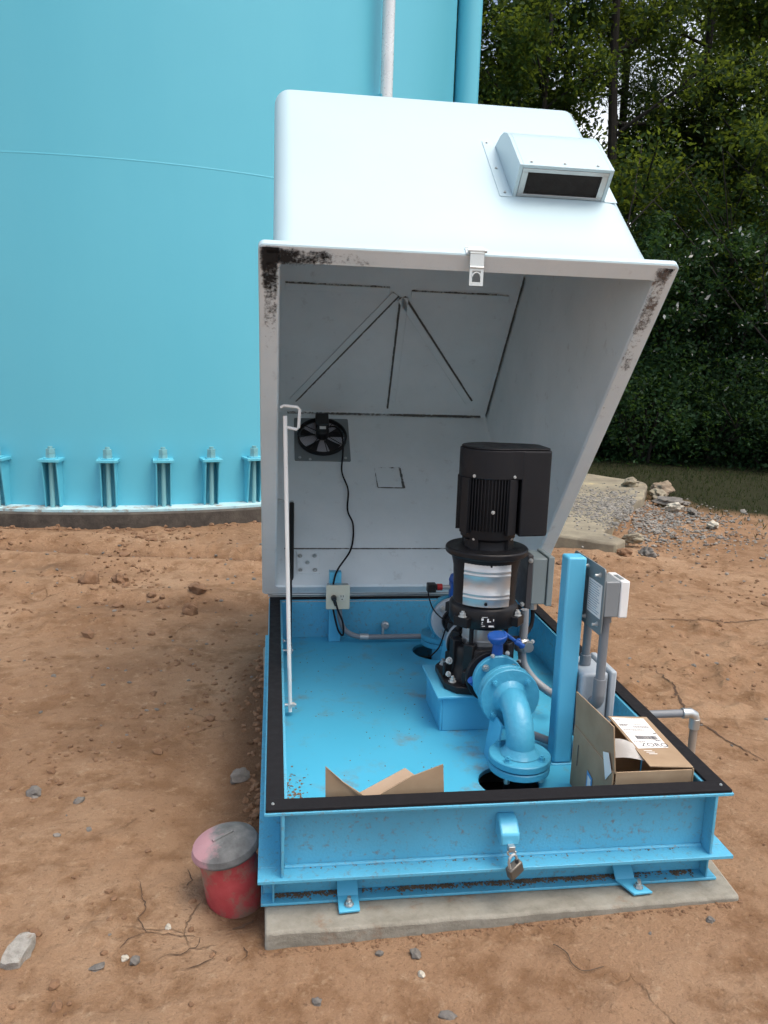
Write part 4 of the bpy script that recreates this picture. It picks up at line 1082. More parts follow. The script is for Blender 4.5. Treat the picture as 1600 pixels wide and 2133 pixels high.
# ------------------------------------------------------------------ red capped pipe
rp = thing('red_standpipe', 'short red standpipe with worn gray cap left of the base', 'pipe', (-.072, .212, -.45))
tilt = Matrix.Translation((-.070, .212, -.418)) @ Matrix.Rotation(R(-9), 4, 'Y') @ Matrix.Rotation(R(3), 4, 'X')
mb = MB()
prof = [(.070, -.22), (.070, -.10), (.080, -.09), (.080, .19), (.086, .192)]
mb.lathe(prof, seg=40); mb.xf(lambda v: tilt @ v); mb.build('standpipe', 'red', rp)
mb = MB(); mb.lathe([(.086, .190), (.094, .191), (.096, .197), (.090, .212), (.068, .224), (.04, .231), (0, .233)], seg=44)
mb.box(-.034, .030, -.006, .006, .228, .237, rot=Matrix.Rotation(R(30), 3, 'Z')); mb.xf(lambda v: tilt @ v)
mb.build('cap', 'cap', rp, bevel=.002)
mb = MB(); mb.lathe([(.034, .0), (.044, .0), (.043, .0035), (.035, .0035), (.034, 0)], (0, 0, .2265), seg=30); mb.xf(lambda v: tilt @ v); mb.build('cap_emblem', paint('pink_faded', (.30, .16, .175), .8, vary=.3, grime=(.08, .08, .08), grime_amt=.12, gscale=30), rp)

# ------------------------------------------------------------------ water tank
TX, TY, TR, TB = -1.732, 9.587, 4.037, -.28
tank = thing('water_tank', 'huge pale blue steel water tank with anchor chairs at its foot', 'water tank', (TX, TY, TB))
mb = MB(); mb.lathe([(TR, TB), (TR, 9.2), (TR-.05, 9.3), (0, 9.9)], (TX, TY, 0), seg=160); mb.build('shell', 'tank', tank, smooth=20)
mb = MB(); mb.lathe([(TR+.0, TB), (TR+.21, TB), (TR+.21, TB+.022), (TR+.0, TB+.022)], (TX, TY, 0), seg=160); mb.build('base_ring', 'ring', tank)
mb = MB(); mb.lathe([(TR, 2.707), (TR+.0012, 2.711), (TR+.0017, 2.715), (TR+.0012, 2.719), (TR, 2.723)], (TX, TY, 0), seg=160)
mb.lathe([(TR, 5.70), (TR+.008, 5.715), (TR, 5.73)], (TX, TY, 0), seg=160)
mb.build('weld_seam', 'tank', tank)
mb = MB(); mb.lathe([(TR+.50, -1.), (TR+.50, TB-.012), (TR+.46, TB-.004), (TR, TB-.002)], (TX, TY, 0), seg=120); 
mb = MB(); mb.lathe([(TR+.27, -1.), (TR+.27, TB-.010), (TR+.25, TB-.001), (TR+.05, TB-.001)], (TX, TY, 0), seg=160); fo = mb.build('tank_foundation', 'foundation'); struct(fo)
def radial(a): return Matrix.Translation((TX, TY, 0)) @ Matrix.Rotation(a, 4, 'Z')   # local -y points outward
for adeg in (-16, -9.2, -2.6, 4.1, 10.7, 16.7, 22.4, 28.5, 35):
    T2 = radial(R(adeg))
    mb = MB()
    for s_ in (-1, 1):
        mb.prism([(-TR+.004, TB+.022), (-TR-.085, TB+.022), (-TR-.150, .150), (-TR+.004, .150)], s_*.062-.006, s_*.062+.006, T2 @ Matrix(((0, 0, 1, 0), (1, 0, 0, 0), (0, 1, 0, 0), (0, 0, 0, 1))))
    mb.box(-.092, .092, -TR-.165, -TR+.004, .150, .176, T=T2)
    mb.box(-.05, .05, -TR-.135, -TR-.035, .176, .186, T=T2)
    ch = mb.build('anchor_chair', 'tank', tank, bevel=.003)
    mb = MB(); c_ = T2 @ Vector((0, -TR-.088, 0))
    mb.cyl(c_+Vector((0, 0, TB-.01)), c_+Vector((0, 0, .285)), .021, seg=16); mb.cyl(c_+Vector((0, 0, .186)), c_+Vector((0, 0, .226)), .042, seg=6); mb.cyl(c_+Vector((0, 0, .228)), c_+Vector((0, 0, .264)), .040, seg=6)
    mb.build('anchor_bolt', paint('faded_blue_bolt', (.18, .42, .46), .5) if adeg == -16 else bpy.data.materials['faded_blue_bolt'], ch)
a = R(42.5); c_ = radial(a) @ Vector((0, -TR-.14, 0))
mb = MB(); mb.cyl((c_.x, c_.y, -.45), (c_.x, c_.y, 8.8), .060, seg=24); dpipe = mb.build('overflow_pipe', paint('pale_pipe_paint', (.68, .74, .75), .3, metal=.2), tank)
mb = MB()
for z in (1.2, 3.6, 6.2): mb.box(-.075, .075, -TR-.14, -TR+.01, z, z+.05, T=radial(a))
mb.build('pipe_bracket', 'tank', dpipe)
a = R(78.4); c_ = radial(a) @ Vector((0, -TR-.16, 0))
mb = MB(); mb.cyl((c_.x, c_.y, -.45), (c_.x, c_.y, 9.0), .150, seg=32); mb.build('inlet_pipe', 'tank', tank)

# ------------------------------------------------------------------ old concrete slab, rubble, stones
def rock(bm, c, r, sq=(1, 1, .7), seed=0, sub=1, amp=.45):
    ret = bmesh.ops.create_icosphere(bm, subdivisions=sub, radius=1, matrix=Matrix.Identity(4))
    q = Matrix.Rotation(seed*1.7, 3, 'Z') @ Matrix.Rotation(math.sin(seed)*.5, 3, 'X')
    for v in ret['verts']:
        d = 1+amp*noise.noise(v.co*1.4+Vector((seed*3.1, seed*1.3, 0)))+(.18*noise.noise(v.co*4+Vector((seed, 0, 3)))+.08*noise.noise(v.co*10+Vector((seed, 7, 3))) if sub > 2 else 0)
        u_ = Vector((v.co.x*sq[0], v.co.y*sq[1], v.co.z*sq[2]))*d*r
        v.co = q @ u_ + Vector(c)
mb = MB()
poly = [(1.3, 5.3), (2.2, 4.42), (2.72, 4.02), (2.86, 4.16), (2.80, 4.45), (3.05, 4.85), (3.3, 5.3), (3.75, 5.95), (4.05, 6.3), (4.42, 7.05), (4.50, 7.28), (3.1, 9.4), (1.6, 9.0)]
fine = []
for i, (x, y) in enumerate(poly):
    x2, y2 = poly[(i+1) % len(poly)]; n = max(1, int(math.hypot(x2-x, y2-y)/.12))
    for k in range(n):
        t_ = k/n; q = Vector((x+(x2-x)*t_, y+(y2-y)*t_)); q.x += .03*noise.noise(Vector((q.x*4, q.y*4, 0))); q.y += .03*noise.noise(Vector((q.x*4, q.y*4, 5))); fine.append((q.x, q.y))
mb.prism(fine, -.6, -.245)
os_ = mb.build('old_slab', 'old_concrete', bevel=.02); tag(os_, 'old pale concrete slab lying by the grass beyond the hood', 'concrete slab')
# gravel spread over and beside it
mb = MB()
for k in range(3000):
    t_ = random.random()
    x = random.gauss(3.55, .55); y = random.gauss(5.55, .55)
    if x-3.5 < (y-5.6)*.35-.55 and random.random() < .6: continue
    on = (x-2.75)*1.9 < (y-4.0)
    z = -.242 if on else gz(x, y)+.01
    rock(mb.bm, (x, y, z), random.uniform(.006, .015)*(2 if random.random() < .06 else 1), (1.2, 1, .6), k, 1)
gv = mb.build('gravel', 'gravel', smooth=20); stuff(gv, 'gray gravel spread across the edge of the old concrete slab', 'gravel')
mb = MB()
for k in range(5200):
    x = random.choice((random.uniform(-2.6, -.05), random.uniform(-2.6, -.05), random.uniform(1.45, 4.6))); y = random.uniform(-.4, 5.0)
    d = noise.noise(Vector((x*1.5, y*1.5, 20)))
    if d < .05 and random.random() < .8: continue
    if y < .8 and random.random() < .72: continue
    rr_ = random.uniform(.003, .010)*(1+max(0, y)*.12)
    if random.random() < .05: rr_ *= 2.6
    rock(mb.bm, (x, y, gz(x, y)+rr_*.2), rr_, (1.2, 1, .8), k, 1)
for k in range(500):      # crumbs banked against the pad, the steel and the tank foundation
    w_ = random.random()
    if w_ < .35:
        x = random.uniform(.0, 1.34); y = -.066+.03*(x/1.32)-abs(random.gauss(0, .012)); rr_ = random.uniform(.002, .006)
    elif w_ < .6:
        x = -.012-abs(random.gauss(0, .03)); y = random.uniform(.35, 2.0); rr_ = random.uniform(.004, .016)
    else:
        a = R(random.uniform(-22, 40)); r_ = TR+.29+abs(random.gauss(0, .13)); x = TX+r_*math.sin(a); y = TY-r_*math.cos(a); rr_ = random.uniform(.006, .026)
    rock(mb.bm, (x, y, gz(x, y)+rr_*.15), rr_, (1.2, 1, .8), k, 1)
cl = mb.build('dirt_clods', 'clod', smooth=25); stuff(cl, 'crumbly clay clods scattered over the bare ground', 'dirt')
mb = MB()
for k in range(420):
    x = random.choice((random.uniform(-2.4, -.05), random.uniform(1.4, 4.2), random.uniform(-.8, 1.9))); y = random.uniform(-.5, 4.5)
    if -.02 < x < 1.4 and y > -.1: continue
    if y < .9 and random.random() < .75: continue
    rr_ = random.uniform(.003, .010)*(1+max(0, y)*.1)
    rock(mb.bm, (x, y, gz(x, y)+rr_*.15), rr_, (1.3, 1, .7), k, 1)
pb = mb.build('pebbles', 'stone', smooth=25); stuff(pb, 'small gray pebbles strewn thinly over the clay', 'pebbles')
# dirt lying on the steel
mb = MB()
for k in range(1900):
    x = .035+1.2*random.random(); dn = noise.noise(Vector((x*5, 3, 0)))
    if dn < -.15 and random.random() < .8: continue
    y = .078-abs(random.gauss(0, .010)); rock(mb.bm, (x, y, -.2915), random.uniform(.001, .0035), (1.5, 1, .5), k, 1)
for k in range(1500):
    x = .062+abs(random.gauss(0, .032)); y = .06+abs(random.gauss(0, .17)); rock(mb.bm, (x, y, -.1895), random.uniform(.0012, .0045), (1.4, 1, .4), k, 1)
for k in range(160):
    x = random.uniform(.07, 1.2); y = .046-abs(random.gauss(0, .006)); rock(mb.bm, (x, y, -.1915), random.uniform(.001, .003), (1.4, 1, .5), k, 1)
for k in range(130):
    x = random.uniform(.1, .62); y = random.uniform(.3, 1.7); rock(mb.bm, (x, y, -.1895), random.uniform(.001, .003), (1.4, 1, .4), k, 1)
dd = mb.build('dirt', 'dust', smooth=25); stuff(dd, 'brown dirt and grit lying on the blue steel ledges and floor', 'dirt')

def stone(label, x, y, r, sq, mat, seed, name='stone', dz=.35, group=None, sub=3):
    mb = MB(); rock(mb.bm, (x, y, gz(x, y)+r*sq[2]*dz), r, sq, seed, sub)
    return tag(mb.build(name, mat, smooth=40), label, 'stone', group)
# broken concrete piece bottom left
mb = MB(); T2 = Matrix.Translation((-.597, -.015, gz(-.597, -.015)+.012)) @ Matrix.Rotation(R(-16), 4, 'Z') @ Matrix.Rotation(R(6), 4, 'X')
mb.prism([(-.024, -.045), (-.004, -.050), (.022, -.043), (.026, .0), (.020, .046), (-.006, .055), (-.021, .040), (-.027, -.004)], -.014, .016, T2)
bmesh.ops.subdivide_edges(mb.bm, edges=mb.bm.edges[:], cuts=2, use_grid_fill=True)
for v in mb.bm.verts: v.co += Vector((noise.noise(v.co*40), noise.noise(v.co*40+Vector((9, 0, 0))), noise.noise(v.co*40+Vector((0, 9, 0)))))*.007
tag(mb.build('concrete_chunk', 'chunk', bevel=.002), 'pale oblong chunk of broken concrete at bottom left on clay', 'concrete chunk')
stone('small brown rock touching top of the pale concrete chunk', -.583, .062, .017, (1.1, 1, .7), 'clod', 3)
stone('dark gray stone alone on the clay at left, midway up', -.785, .785, .024, (1.3, .9, .7), 'stone', 5)
stone('round gray stone below the mud cracks', -.310, -.052, .012, (1.1, 1, .9), 'stone', 8)
stone('small tan stone just left of the round gray one', -.337, -.040, .009, (1.1, 1, .8), 'pale_stone', 9)
stone('flat bluish stone between concrete chunk and round stone', -.397, -.073, .014, (.8, 1.3, .4), 'stone', 12)
stone('light gray pebble in clay below the red standpipe', -.245, .075, .008, (1.2, 1, .8), 'pale_stone', 14)
stone('crumbly gray lump beside the left edge of base', -.088, .849, .032, (1.2, 1, .7), 'stone', 17)
stone('small gray stone left of the crumbly lump', -.62, .72, .016, (1.2, .8, .7), 'stone', 19)
stone('brown clay lump standing up on clay left of the hood', -.463, 2.788, .045, (1, .9, 1), 'clod', 22, name='clay_lump')
stone('larger brown clay lump, left one of a neighbouring pair', -1.174, 3.422, .062, (1.2, 1, .9), 'clod', 25, name='clay_lump')
stone('brown clay lump, right one of a neighbouring pair', -.985, 3.476, .050, (1.2, 1, .8), 'clod', 27, name='clay_lump')
stone('brown clay lump further back on clay near hood edge', -.44, 3.12, .048, (1.3, 1, .8), 'clod', 29, name='clay_lump')
stone('white pebble on the clay in front of the pad', .395, -.185, .008, (1.2, 1, .8), 'pale_stone', 31)
stone('gray pebble lowest below pad, front centre', .136, -.233, .010, (1.2, 1, .8), 'stone', 33)
stone('long gray pebble in clay at bottom centre', .437, -.30, .013, (1.6, .8, .6), 'stone', 35)
stone('gray stone by front edge of concrete pad', .392, -.122, .014, (1.1, 1, .7), 'stone', 36)
stone('gray pebble right beside the front edge of pad', .30, -.108, .010, (1.1, 1, .7), 'stone', 37)
stone('brown stone near the right end of the pad', 1.20, -.10, .010, (1.1, 1, .8), 'stone', 39)
def big(label, x, y, z, r, sq, mat, seed):
    mb = MB(); r *= .68; rock(mb.bm, (x, y, z), r, sq, seed, 4, .6); tag(mb.build('rubble_rock', mat, smooth=40), label, 'rock')
big('tan rock sitting on far corner of the old slab', 4.17, 6.95, -.20, .13, (1.4, .9, .5), 'old_concrete', 41)
big('brownish rubble rock at the grass edge by the slab corner', 4.62, 7.05, -.30, .16, (1.2, 1, .7), 'clay_rock', 42)
big('pale rubble rock next to brownish rock at grass edge', 4.44, 6.75, -.31, .14, (1.4, .9, .5), 'old_concrete', 43)
big('gray slabby rock among gravel at grass edge', 4.35, 6.3, -.31, .16, (1.5, .9, .4), 'stone', 44)
big('dark gray rock near the end of gravel spread', 4.30, 5.75, -.32, .09, (1.5, .8, .6), 'stone', 45)
big('small white rock by dark rock at the gravel end', 4.20, 5.95, -.31, .10, (1.2, .9, .7), 'pale_stone', 46)
big('pale rock past the gravel on open clay', 4.22, 5.2, -.335, .08, (1.6, .8, .6), 'pale_stone', 47)
big('yellowish rock at near broken end of slab', 3.05, 4.42, -.30, .10, (1.3, .9, .6), 'old_concrete', 48)
big('gray rock below broken near end of slab', 3.0, 4.05, -.33, .085, (1.2, .9, .8), 'stone', 49)
big('brown rock tucked under slab front edge', 2.78, 3.98, -.31, .07, (1.2, .9, .8), 'clod', 50)
# twig
mb = MB(); pts = [(.748, -.138), (.757, -.145), (.773, -.171), (.774, -.204), (.795, -.23), (.848, -.224)]
mb.tube([(x, y, gz(x, y)+.006) for x, y in pts], [.0014, .0009], 6, smooth=5)
tw = mb.build('dry_twig', 'twig'); tag(tw, 'thin curled dry twig on clay in front of the pad', 'twig')

# ------------------------------------------------------------------ grass, trees
def leaf_mesh(name, centers, size, asp, mat, up_bias=.3, extra_mat=None, frac=0, big=1.6):
    c = np.asarray(centers, np.float32); n = len(c)
    a = rng.normal(size=(n, 3)); a[:, 2] *= .8; a /= np.linalg.norm(a, axis=1)[:, None]
    b = rng.normal(size=(n, 3)); b[:, 2] *= 1-up_bias
    b -= a*(a*b).sum(1)[:, None]; b /= np.linalg.norm(b, axis=1)[:, None]
    s_ = size*rng.uniform(.6, big, n)[:, None]
    v = np.stack([c-a*s_*.5, c+b*s_*asp*.5-a*s_*.05, c+a*s_*.5, c-b*s_*asp*.5-a*s_*.05], 1).reshape(-1, 3)
    me_ = bpy.data.meshes.new(name); me_.vertices.add(n*4); me_.vertices.foreach_set('co', v.ravel().astype(np.float32))
    me_.loops.add(n*4); me_.loops.foreach_set('vertex_index', np.arange(n*4, dtype=np.int32)); me_.polygons.add(n)
    me_.polygons.foreach_set('loop_start', np.arange(0, n*4, 4, dtype=np.int32))
    me_.materials.append(M[mat])
    if extra_mat:
        me_.materials.append(M[extra_mat]); mi = (rng.random(n) < frac).astype(np.int32); me_.polygons.foreach_set('material_index', mi)
    me_.update(calc_edges=True)
    at = me_.attributes.new('rnd', 'FLOAT', 'FACE')
    low = np.array([noise.noise(Vector(q)*1.3) for q in c[::1]])*.5+.5
    at.data.foreach_set('value', np.clip((low-.5)*1.5+.5+.5*(rng.random(n)-.5), 0, 1).astype(np.float32))
    return me_
def limb(mb, p, d, ln, r, depth, tips):
    pts = [p]; q = p.copy(); dd_ = d.normalized()
    k = 5
    for i in range(k):
        dd_ = (dd_+Vector((random.gauss(0, .10), random.gauss(0, .10), random.gauss(.03, .05)))).normalized(); q = q+dd_*ln/k; pts.append(q.copy())
    mb.tube(pts, [r, r*.45], 7, caps=False); 
    if depth == 0: tips.extend(pts[2:]); return
    for i in range(random.choice((2, 3, 3))):
        b = pts[random.randint(2, k)]; a = random.uniform(0, 2*PI)
        limb(mb, b, (dd_*.6+Vector((math.cos(a), math.sin(a), random.uniform(-.1, .5)))*.8), ln*random.uniform(.4, .6), r*.4, depth-1, tips)
    tips.append(pts[-1])
def proto_tall(h, crown0, leaves, spread, size, asp, mat, r=.16, nl=16):
    mb = MB(); tips = []
    pts = [Vector((0, 0, -.4))]; q = Vector((0, 0, 0)); pts.append(q.copy())
    for i in range(10):
        q = q+Vector((random.gauss(0, .06), random.gauss(0, .06), h/10)); pts.append(q.copy())
    mb.tube(pts, [r, r*.25], 10, caps=False)
    for i in range(nl):
        t_ = random.uniform(crown0, 1); f = t_*10+1; k = min(10, int(f)); b = pts[k].lerp(pts[min(11, k+1)], f-k)
        a = random.uniform(0, 2*PI); limb(mb, b, Vector((math.cos(a), math.sin(a), random.uniform(.1, .7))), spread*(1.15-t_*.6)*random.uniform(.6, 1), r*.35*(1.2-t_*.7), 1, tips)
    cs = np.array([list(tips[i]) for i in rng.integers(0, len(tips), leaves//45)])
    cs = cs + rng.normal(size=cs.shape)*.14
    pts_ = np.repeat(cs, 45, 0); pts_ = pts_ + rng.normal(size=pts_.shape)*np.repeat(rng.uniform(.10, .30, (len(cs), 1)), 45, 0)*np.array([1, 1, .75])
    return mb, leaf_mesh('crown', pts_, size, asp, mat)
def proto_bush(h, w, leaves, size, asp, mat, extra=None, frac=0):
    mb = MB(); tips = []
    for i in range(7):
        a = random.uniform(0, 2*PI); limb(mb, Vector((random.gauss(0, .1), random.gauss(0, .1), -.2)), Vector((math.cos(a)*.5, math.sin(a)*.5, 1)), h*random.uniform(.5, .9), .035, 1, tips)
    nc = leaves//50
    u_ = rng.normal(size=(nc, 3)); u_ /= np.linalg.norm(u_, axis=1)[:, None]; rr_ = rng.random((nc, 1))**.42
    cs = u_*rr_*np.array([w, w, h*.5])+np.array([0, 0, h*.5])
    amp = np.array([1+.35*noise.noise(Vector(q)*2.0/max(w, .5)) for q in u_])[:, None]; cs = cs*amp
    pts_ = np.repeat(cs, 50, 0)+rng.normal(size=(nc*50, 3))*np.repeat(rng.uniform(.06, .2, (nc, 1)), 50, 0)*np.array([1, 1, .7])
    pts_[:, 2] = np.abs(pts_[:, 2])
    return mb, leaf_mesh('crown', pts_, size, asp, mat, extra_mat=extra, frac=frac)
def as_tree(name, pr, label, cat, loc, group):
    mb, cm_ = pr; root = thing(name, label, cat, (0, 0, 0), group); mb.build('trunk', 'bark', root)
    o = bpy.data.objects.new('crown', cm_); COL.objects.link(o); o.parent = root; root.location = loc; return root
def put(root, x, y, rz, s_, label, first=[]):
    o = root if root.name not in first else dup(root); first.append(root.name)
    o.location = (x, y, gz(x, y)); o.rotation_euler = (0, 0, rz); o.scale = (s_, s_, s_*random.uniform(.95, 1.1)); o['label'] = label
    return o
G1 = 'tall trees in the wood edge'; G2 = 'leafy understory trees in wood edge'; G3 = 'bushes along foot of the wood'
tA = as_tree('tall_tree', proto_tall(11.5, .20, 30000, 2.5, .095, .5, 'leafA', .12, 22), '', 'tree', (0, 0, 0), G1)
tB = as_tree('tall_tree', proto_tall(13, .26, 20000, 2.2, .09, .45, 'leafA', .13, 22), '', 'tree', (0, 0, 0), G1)
tC = as_tree('pine_tree', proto_tall(14, .30, 18000, 1.9, .15, .13, 'leafC', .13, 24), '', 'tree', (0, 0, 0), G1)
put(tB, 6.15, 13.2, .3, 1.0, 'tall dark trunk splitting the bright sky gap above vent')
put(tA, 5.25, 14.3, 1.3, .95, 'slender leaning tree left of the bright sky gap')
put(tC, 7.2, 15.2, 2.2, 1.0, 'pine with ragged branches right of the sky gap')
put(tA, 3.35, 15.2, 4.0, 1.0, 'leafy tree rising right beside the tank edge')
put(tB, 2.5, 15.5, 2.0, 1.0, 'tall tree half hidden behind the tank edge')
put(tA, 9.6, 13.6, 2.9, 1.05, 'dense broadleaf tree filling top right corner')
put(tC, 8.6, 14.6, .9, 1.0, 'pine standing between sky gap and top right foliage')
put(tB, 11.4, 15.0, 4.4, 1.0, 'tall tree beyond the right frame edge')
put(tA, 4.6, 17.5, 5.1, 1.1, 'far tree behind the slender leaning tree')
put(tA, 10.2, 17.0, .2, 1.1, 'far tree behind the dense top right broadleaf')
put(tA, 4.55, 13.2, .6, .8, 'leafy tree filling the gap between tank and leaning tree')
put(tC, 3.9, 16.6, 1.9, 1.0, 'pine far behind the tank edge foliage')
put(tB, 9.2, 12.4, 5.0, .8, 'slim broadleaf tree in front of the top right foliage')
uA = as_tree('understory_tree', proto_bush(4.6, 1.7, 17000, .075, .5, 'leafB'), '', 'tree', (0, 0, 0), G2)
uB = as_tree('understory_tree', proto_bush(6.2, 1.6, 17000, .08, .5, 'leafA'), '', 'tree', (0, 0, 0), G2)
uC = as_tree('flowering_tree', proto_bush(4.2, 1.5, 17000, .07, .5, 'leafB', 'blossom', .05), '', 'tree', (0, 0, 0), G2)
put(uB, 8.55, 11.2, 1, 1.05, 'tall leafy young tree on the far right of the wood')
put(uC, 7.65, 10.9, 2, .95, 'white flowering tree right of the open hood')
put(uC, 8.7, 10.3, 4, .85, 'white flowering tree at right frame edge')
put(uA, 6.6, 11.8, 3, .95, 'dark leafy tree just right of the hood vent')
put(uA, 5.4, 12.2, 5, .85, 'dark leafy tree behind hood top right corner')
put(uB, 4.4, 12.4, 2.5, .62, 'low leafy tree between tank and hood corner')
put(uA, 3.4, 12.8, 1.5, .8, 'dark leafy tree at the tank edge behind hood')
put(uA, 9.9, 11.6, .7, 1.1, 'dark leafy tree beyond the right flowering tree')
put(uB, 7.5, 13.0, 5.5, .85, 'leafy tree behind the white flowering tree')
put(uB, 10.8, 13.0, 3.5, 1.0, 'leafy tree outside right edge behind dark trees')
put(uA, 6.0, 14.8, 1.1, .8, 'dark leafy tree deep in wood below sky gap')
put(uA, 8.9, 15.6, 2.1, .9, 'dark leafy tree deep in wood on the right')
bA = as_tree('bush', proto_bush(1.7, 1.1, 9000, .06, .5, 'leafB'), '', 'bush', (0, 0, 0), G3)
for i, (x, y, s_, lb_) in enumerate(((5.0, 10.9, .9, 'dark bush at wood foot nearest the old slab'), (6.0, 10.5, 1.0, 'dark bush at wood foot above the slab corner'), (6.95, 10.2, .95, 'dark bush at wood foot above the rubble rocks'), (7.8, 9.7, .95, 'dark bush at wood foot under flowering trees'), (8.7, 9.2, 1.0, 'dark bush at the wood foot by right frame edge'), (9.6, 9.6, 1.1, 'dark bush outside the right frame edge'), (4.0, 11.3, 1.0, 'dark bush hidden behind hood side at wood foot'), (7.3, 11.2, 1.3, 'taller dark bush behind wood foot bushes'))):
    put(bA, x, y, i*1.3, s_, lb_)
# undergrowth and grass as ground cover
n = 9000
xs = rng.uniform(2.0, 13, n); ys = 10.6-.33*(xs-5)+rng.normal(0, .5, n)*.6+rng.random(n)**2*2.0
pts_ = np.stack([xs, ys, np.array([gz(x, y) for x, y in zip(xs, ys)])+rng.random(n)**2*.38], 1)
me_ = leaf_mesh('undergrowth', pts_, .085, .5, 'leafB'); o = bpy.data.objects.new('undergrowth', me_); COL.objects.link(o); stuff(o, 'low dark undergrowth along the foot of the wood', 'undergrowth')
n = 90000
xs = rng.uniform(-7, 30, n); ys = rng.uniform(14, 30, n); gap = np.exp(-((np.degrees(np.arctan2(xs, ys+1.9))-20)/3.2)**2)+.8*np.exp(-((np.degrees(np.arctan2(xs, ys+1.9))-15)/1.5)**2)
zs = -.4+rng.random(n)**.85*((5.6+1.1*np.sin(xs*1.1)+.8*np.sin(xs*2.7+1)+.14*(ys-14))*(1-.42*np.clip(gap, 0, 1)))
me_ = leaf_mesh('far_woods', np.stack([xs, ys, zs], 1), .24, .55, 'leafB'); o = bpy.data.objects.new('far_woods', me_); COL.objects.link(o); stuff(o, 'dark mass of woodland deep behind the edge trees', 'woods')
# grass blades
n = 16000
xs = rng.uniform(3.6, 11, n); ys = rng.uniform(4.2, 11.5, n)
f_ = xs*.9+ys*.42+1.6*.5; ok = (f_ > 7.45+rng.normal(0, .35, n)); xs, ys = xs[ok], ys[ok]; n = len(xs)
zs = np.array([gz(x, y) for x, y in zip(xs, ys)]); hgt = rng.uniform(.02, .07, n); an = rng.uniform(0, 2*PI, n); wd = .006
base_ = np.stack([xs, ys, zs-.004], 1); dx = np.stack([np.cos(an), np.sin(an), np.zeros(n)], 1)*wd
tip = base_+np.stack([rng.normal(0, .02, n), rng.normal(0, .02, n), hgt], 1)
v = np.stack([base_-dx, base_+dx, tip], 1).reshape(-1, 3)
me_ = bpy.data.meshes.new('grass'); me_.vertices.add(n*3); me_.vertices.foreach_set('co', v.ravel().astype(np.float32)); me_.loops.add(n*3); me_.loops.foreach_set('vertex_index', np.arange(n*3, dtype=np.int32)); me_.polygons.add(n); me_.polygons.foreach_set('loop_start', np.arange(0, n*3, 3, dtype=np.int32)); me_.update(calc_edges=True)
at = me_.attributes.new('rnd', 'FLOAT', 'FACE'); at.data.foreach_set('value', rng.random(n).astype(np.float32)); me_.materials.append(M['grass'])
o = bpy.data.objects.new('grass', me_); COL.objects.link(o); stuff(o, 'thin short grass between the bare clay and the wood', 'grass')

mb = MB(); rings_ = []
for e_ in range(0, 15):
    el_ = R(-3+e_*3.4); rings_.append([mb.bm.verts.new(Vector((170*math.cos(el_)*math.sin(R(az_)), 170*math.cos(el_)*math.cos(R(az_)), 170*math.sin(el_)))) for az_ in range(0, 361, 5)])
for A, B_ in zip(rings_, rings_[1:]):
    for k in range(len(A)-1): mb.bm.faces.new((A[k], A[k+1], B_[k+1], B_[k]))
m = bpy.data.materials.new('hazy_white_sky'); m.use_nodes = True; nt = m.node_tree; N = nt.nodes; L = nt.links; N.remove(N['Principled BSDF'])
em = N.new('ShaderNodeEmission'); tr = N.new('ShaderNodeBsdfTransparent'); mx = N.new('ShaderNodeMixShader'); tc = N.new('ShaderNodeTexCoord').outputs['Object']
n1 = noise_tex(nt, .012, 6, .55, tc); sx = N.new('ShaderNodeSeparateXYZ'); L.new(tc, sx.inputs[0])
q = N.new('ShaderNodeMath'); q.operation = 'MULTIPLY_ADD'; L.new(sx.outputs[2], q.inputs[0]); q.inputs[1].default_value = -1/110.; L.new(n1.outputs['Fac'], q.inputs[2])
rp = ramp(nt, q.outputs[0], [(.0, 0.), (.22, 1.)]); em.inputs['Color'].default_value = (.93, .97, 1, 1); em.inputs['Strength'].default_value = .9
q.inputs[1].default_value = -1/130.
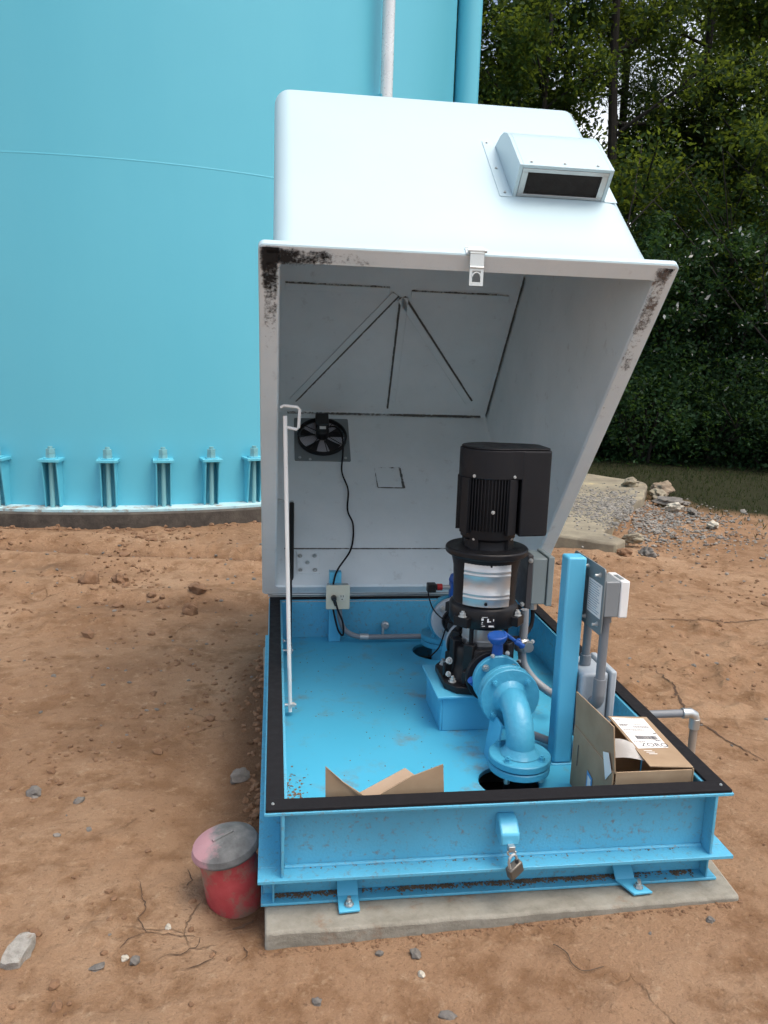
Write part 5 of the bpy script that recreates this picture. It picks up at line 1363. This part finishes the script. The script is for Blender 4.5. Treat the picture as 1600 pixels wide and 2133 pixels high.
L.new(rp.outputs['Color'], mx.inputs[0]); L.new(tr.outputs[0], mx.inputs[1]); L.new(em.outputs[0], mx.inputs[2]); L.new(mx.outputs[0], N['Material Output'].inputs['Surface'])
M['haze_sky'] = m
struct(mb.build('sky', 'haze_sky', normals=False))
# ------------------------------------------------------------------ light, camera
SUN_EL, SUN_AZ = 68, 125      # azimuth clockwise from +y
wd_ = bpy.data.worlds.new('World'); sc.world = wd_; wd_.use_nodes = True
nt = wd_.node_tree; bg = nt.nodes['Background']
sky = nt.nodes.new('ShaderNodeTexSky'); sky.sky_type = 'NISHITA'; sky.sun_disc = False
sky.sun_elevation = R(SUN_EL); sky.sun_rotation = R(SUN_AZ); sky.air_density = 1.0; sky.dust_density = 7.0; sky.ozone_density = 1.0
nt.links.new(sky.outputs[0], bg.inputs['Color']); bg.inputs['Strength'].default_value = .15
sl_ = bpy.data.lights.new('sun', 'SUN'); sl_.energy = .7; sl_.angle = R(40); sl_.color = (1, .98, .92)
so = bpy.data.objects.new('sun', sl_); COL.objects.link(so)
sd = Vector((math.sin(R(SUN_AZ))*math.cos(R(SUN_EL)), math.cos(R(SUN_AZ))*math.cos(R(SUN_EL)), math.sin(R(SUN_EL))))
so.rotation_euler = sd.to_track_quat('Z', 'Y').to_euler(); so.location = sd*30

cam = bpy.data.cameras.new('camera'); co_ = bpy.data.objects.new('camera', cam); COL.objects.link(co_)
cam.sensor_fit = 'HORIZONTAL'; cam.sensor_width = 36; cam.lens = 36*1671.6/1600; cam.clip_end = 600; cam.clip_start = .05
r_ = Vector((.99067447, -.13239808, .03216884)); u_ = Vector((-.00624478, .19173124, .9814276)); w_ = Vector((.1361069, .97247616, -.18911645))
co_.matrix_world = Matrix(((r_.x, u_.x, -w_.x, .02767733), (r_.y, u_.y, -w_.y, -1.87644138), (r_.z, u_.z, -w_.z, 1.1439315), (0, 0, 0, 1)))
sc.camera = co_
sc.view_settings.view_transform = 'Standard'; sc.view_settings.look = 'None'; sc.view_settings.exposure = .62; sc.view_settings.gamma = 1
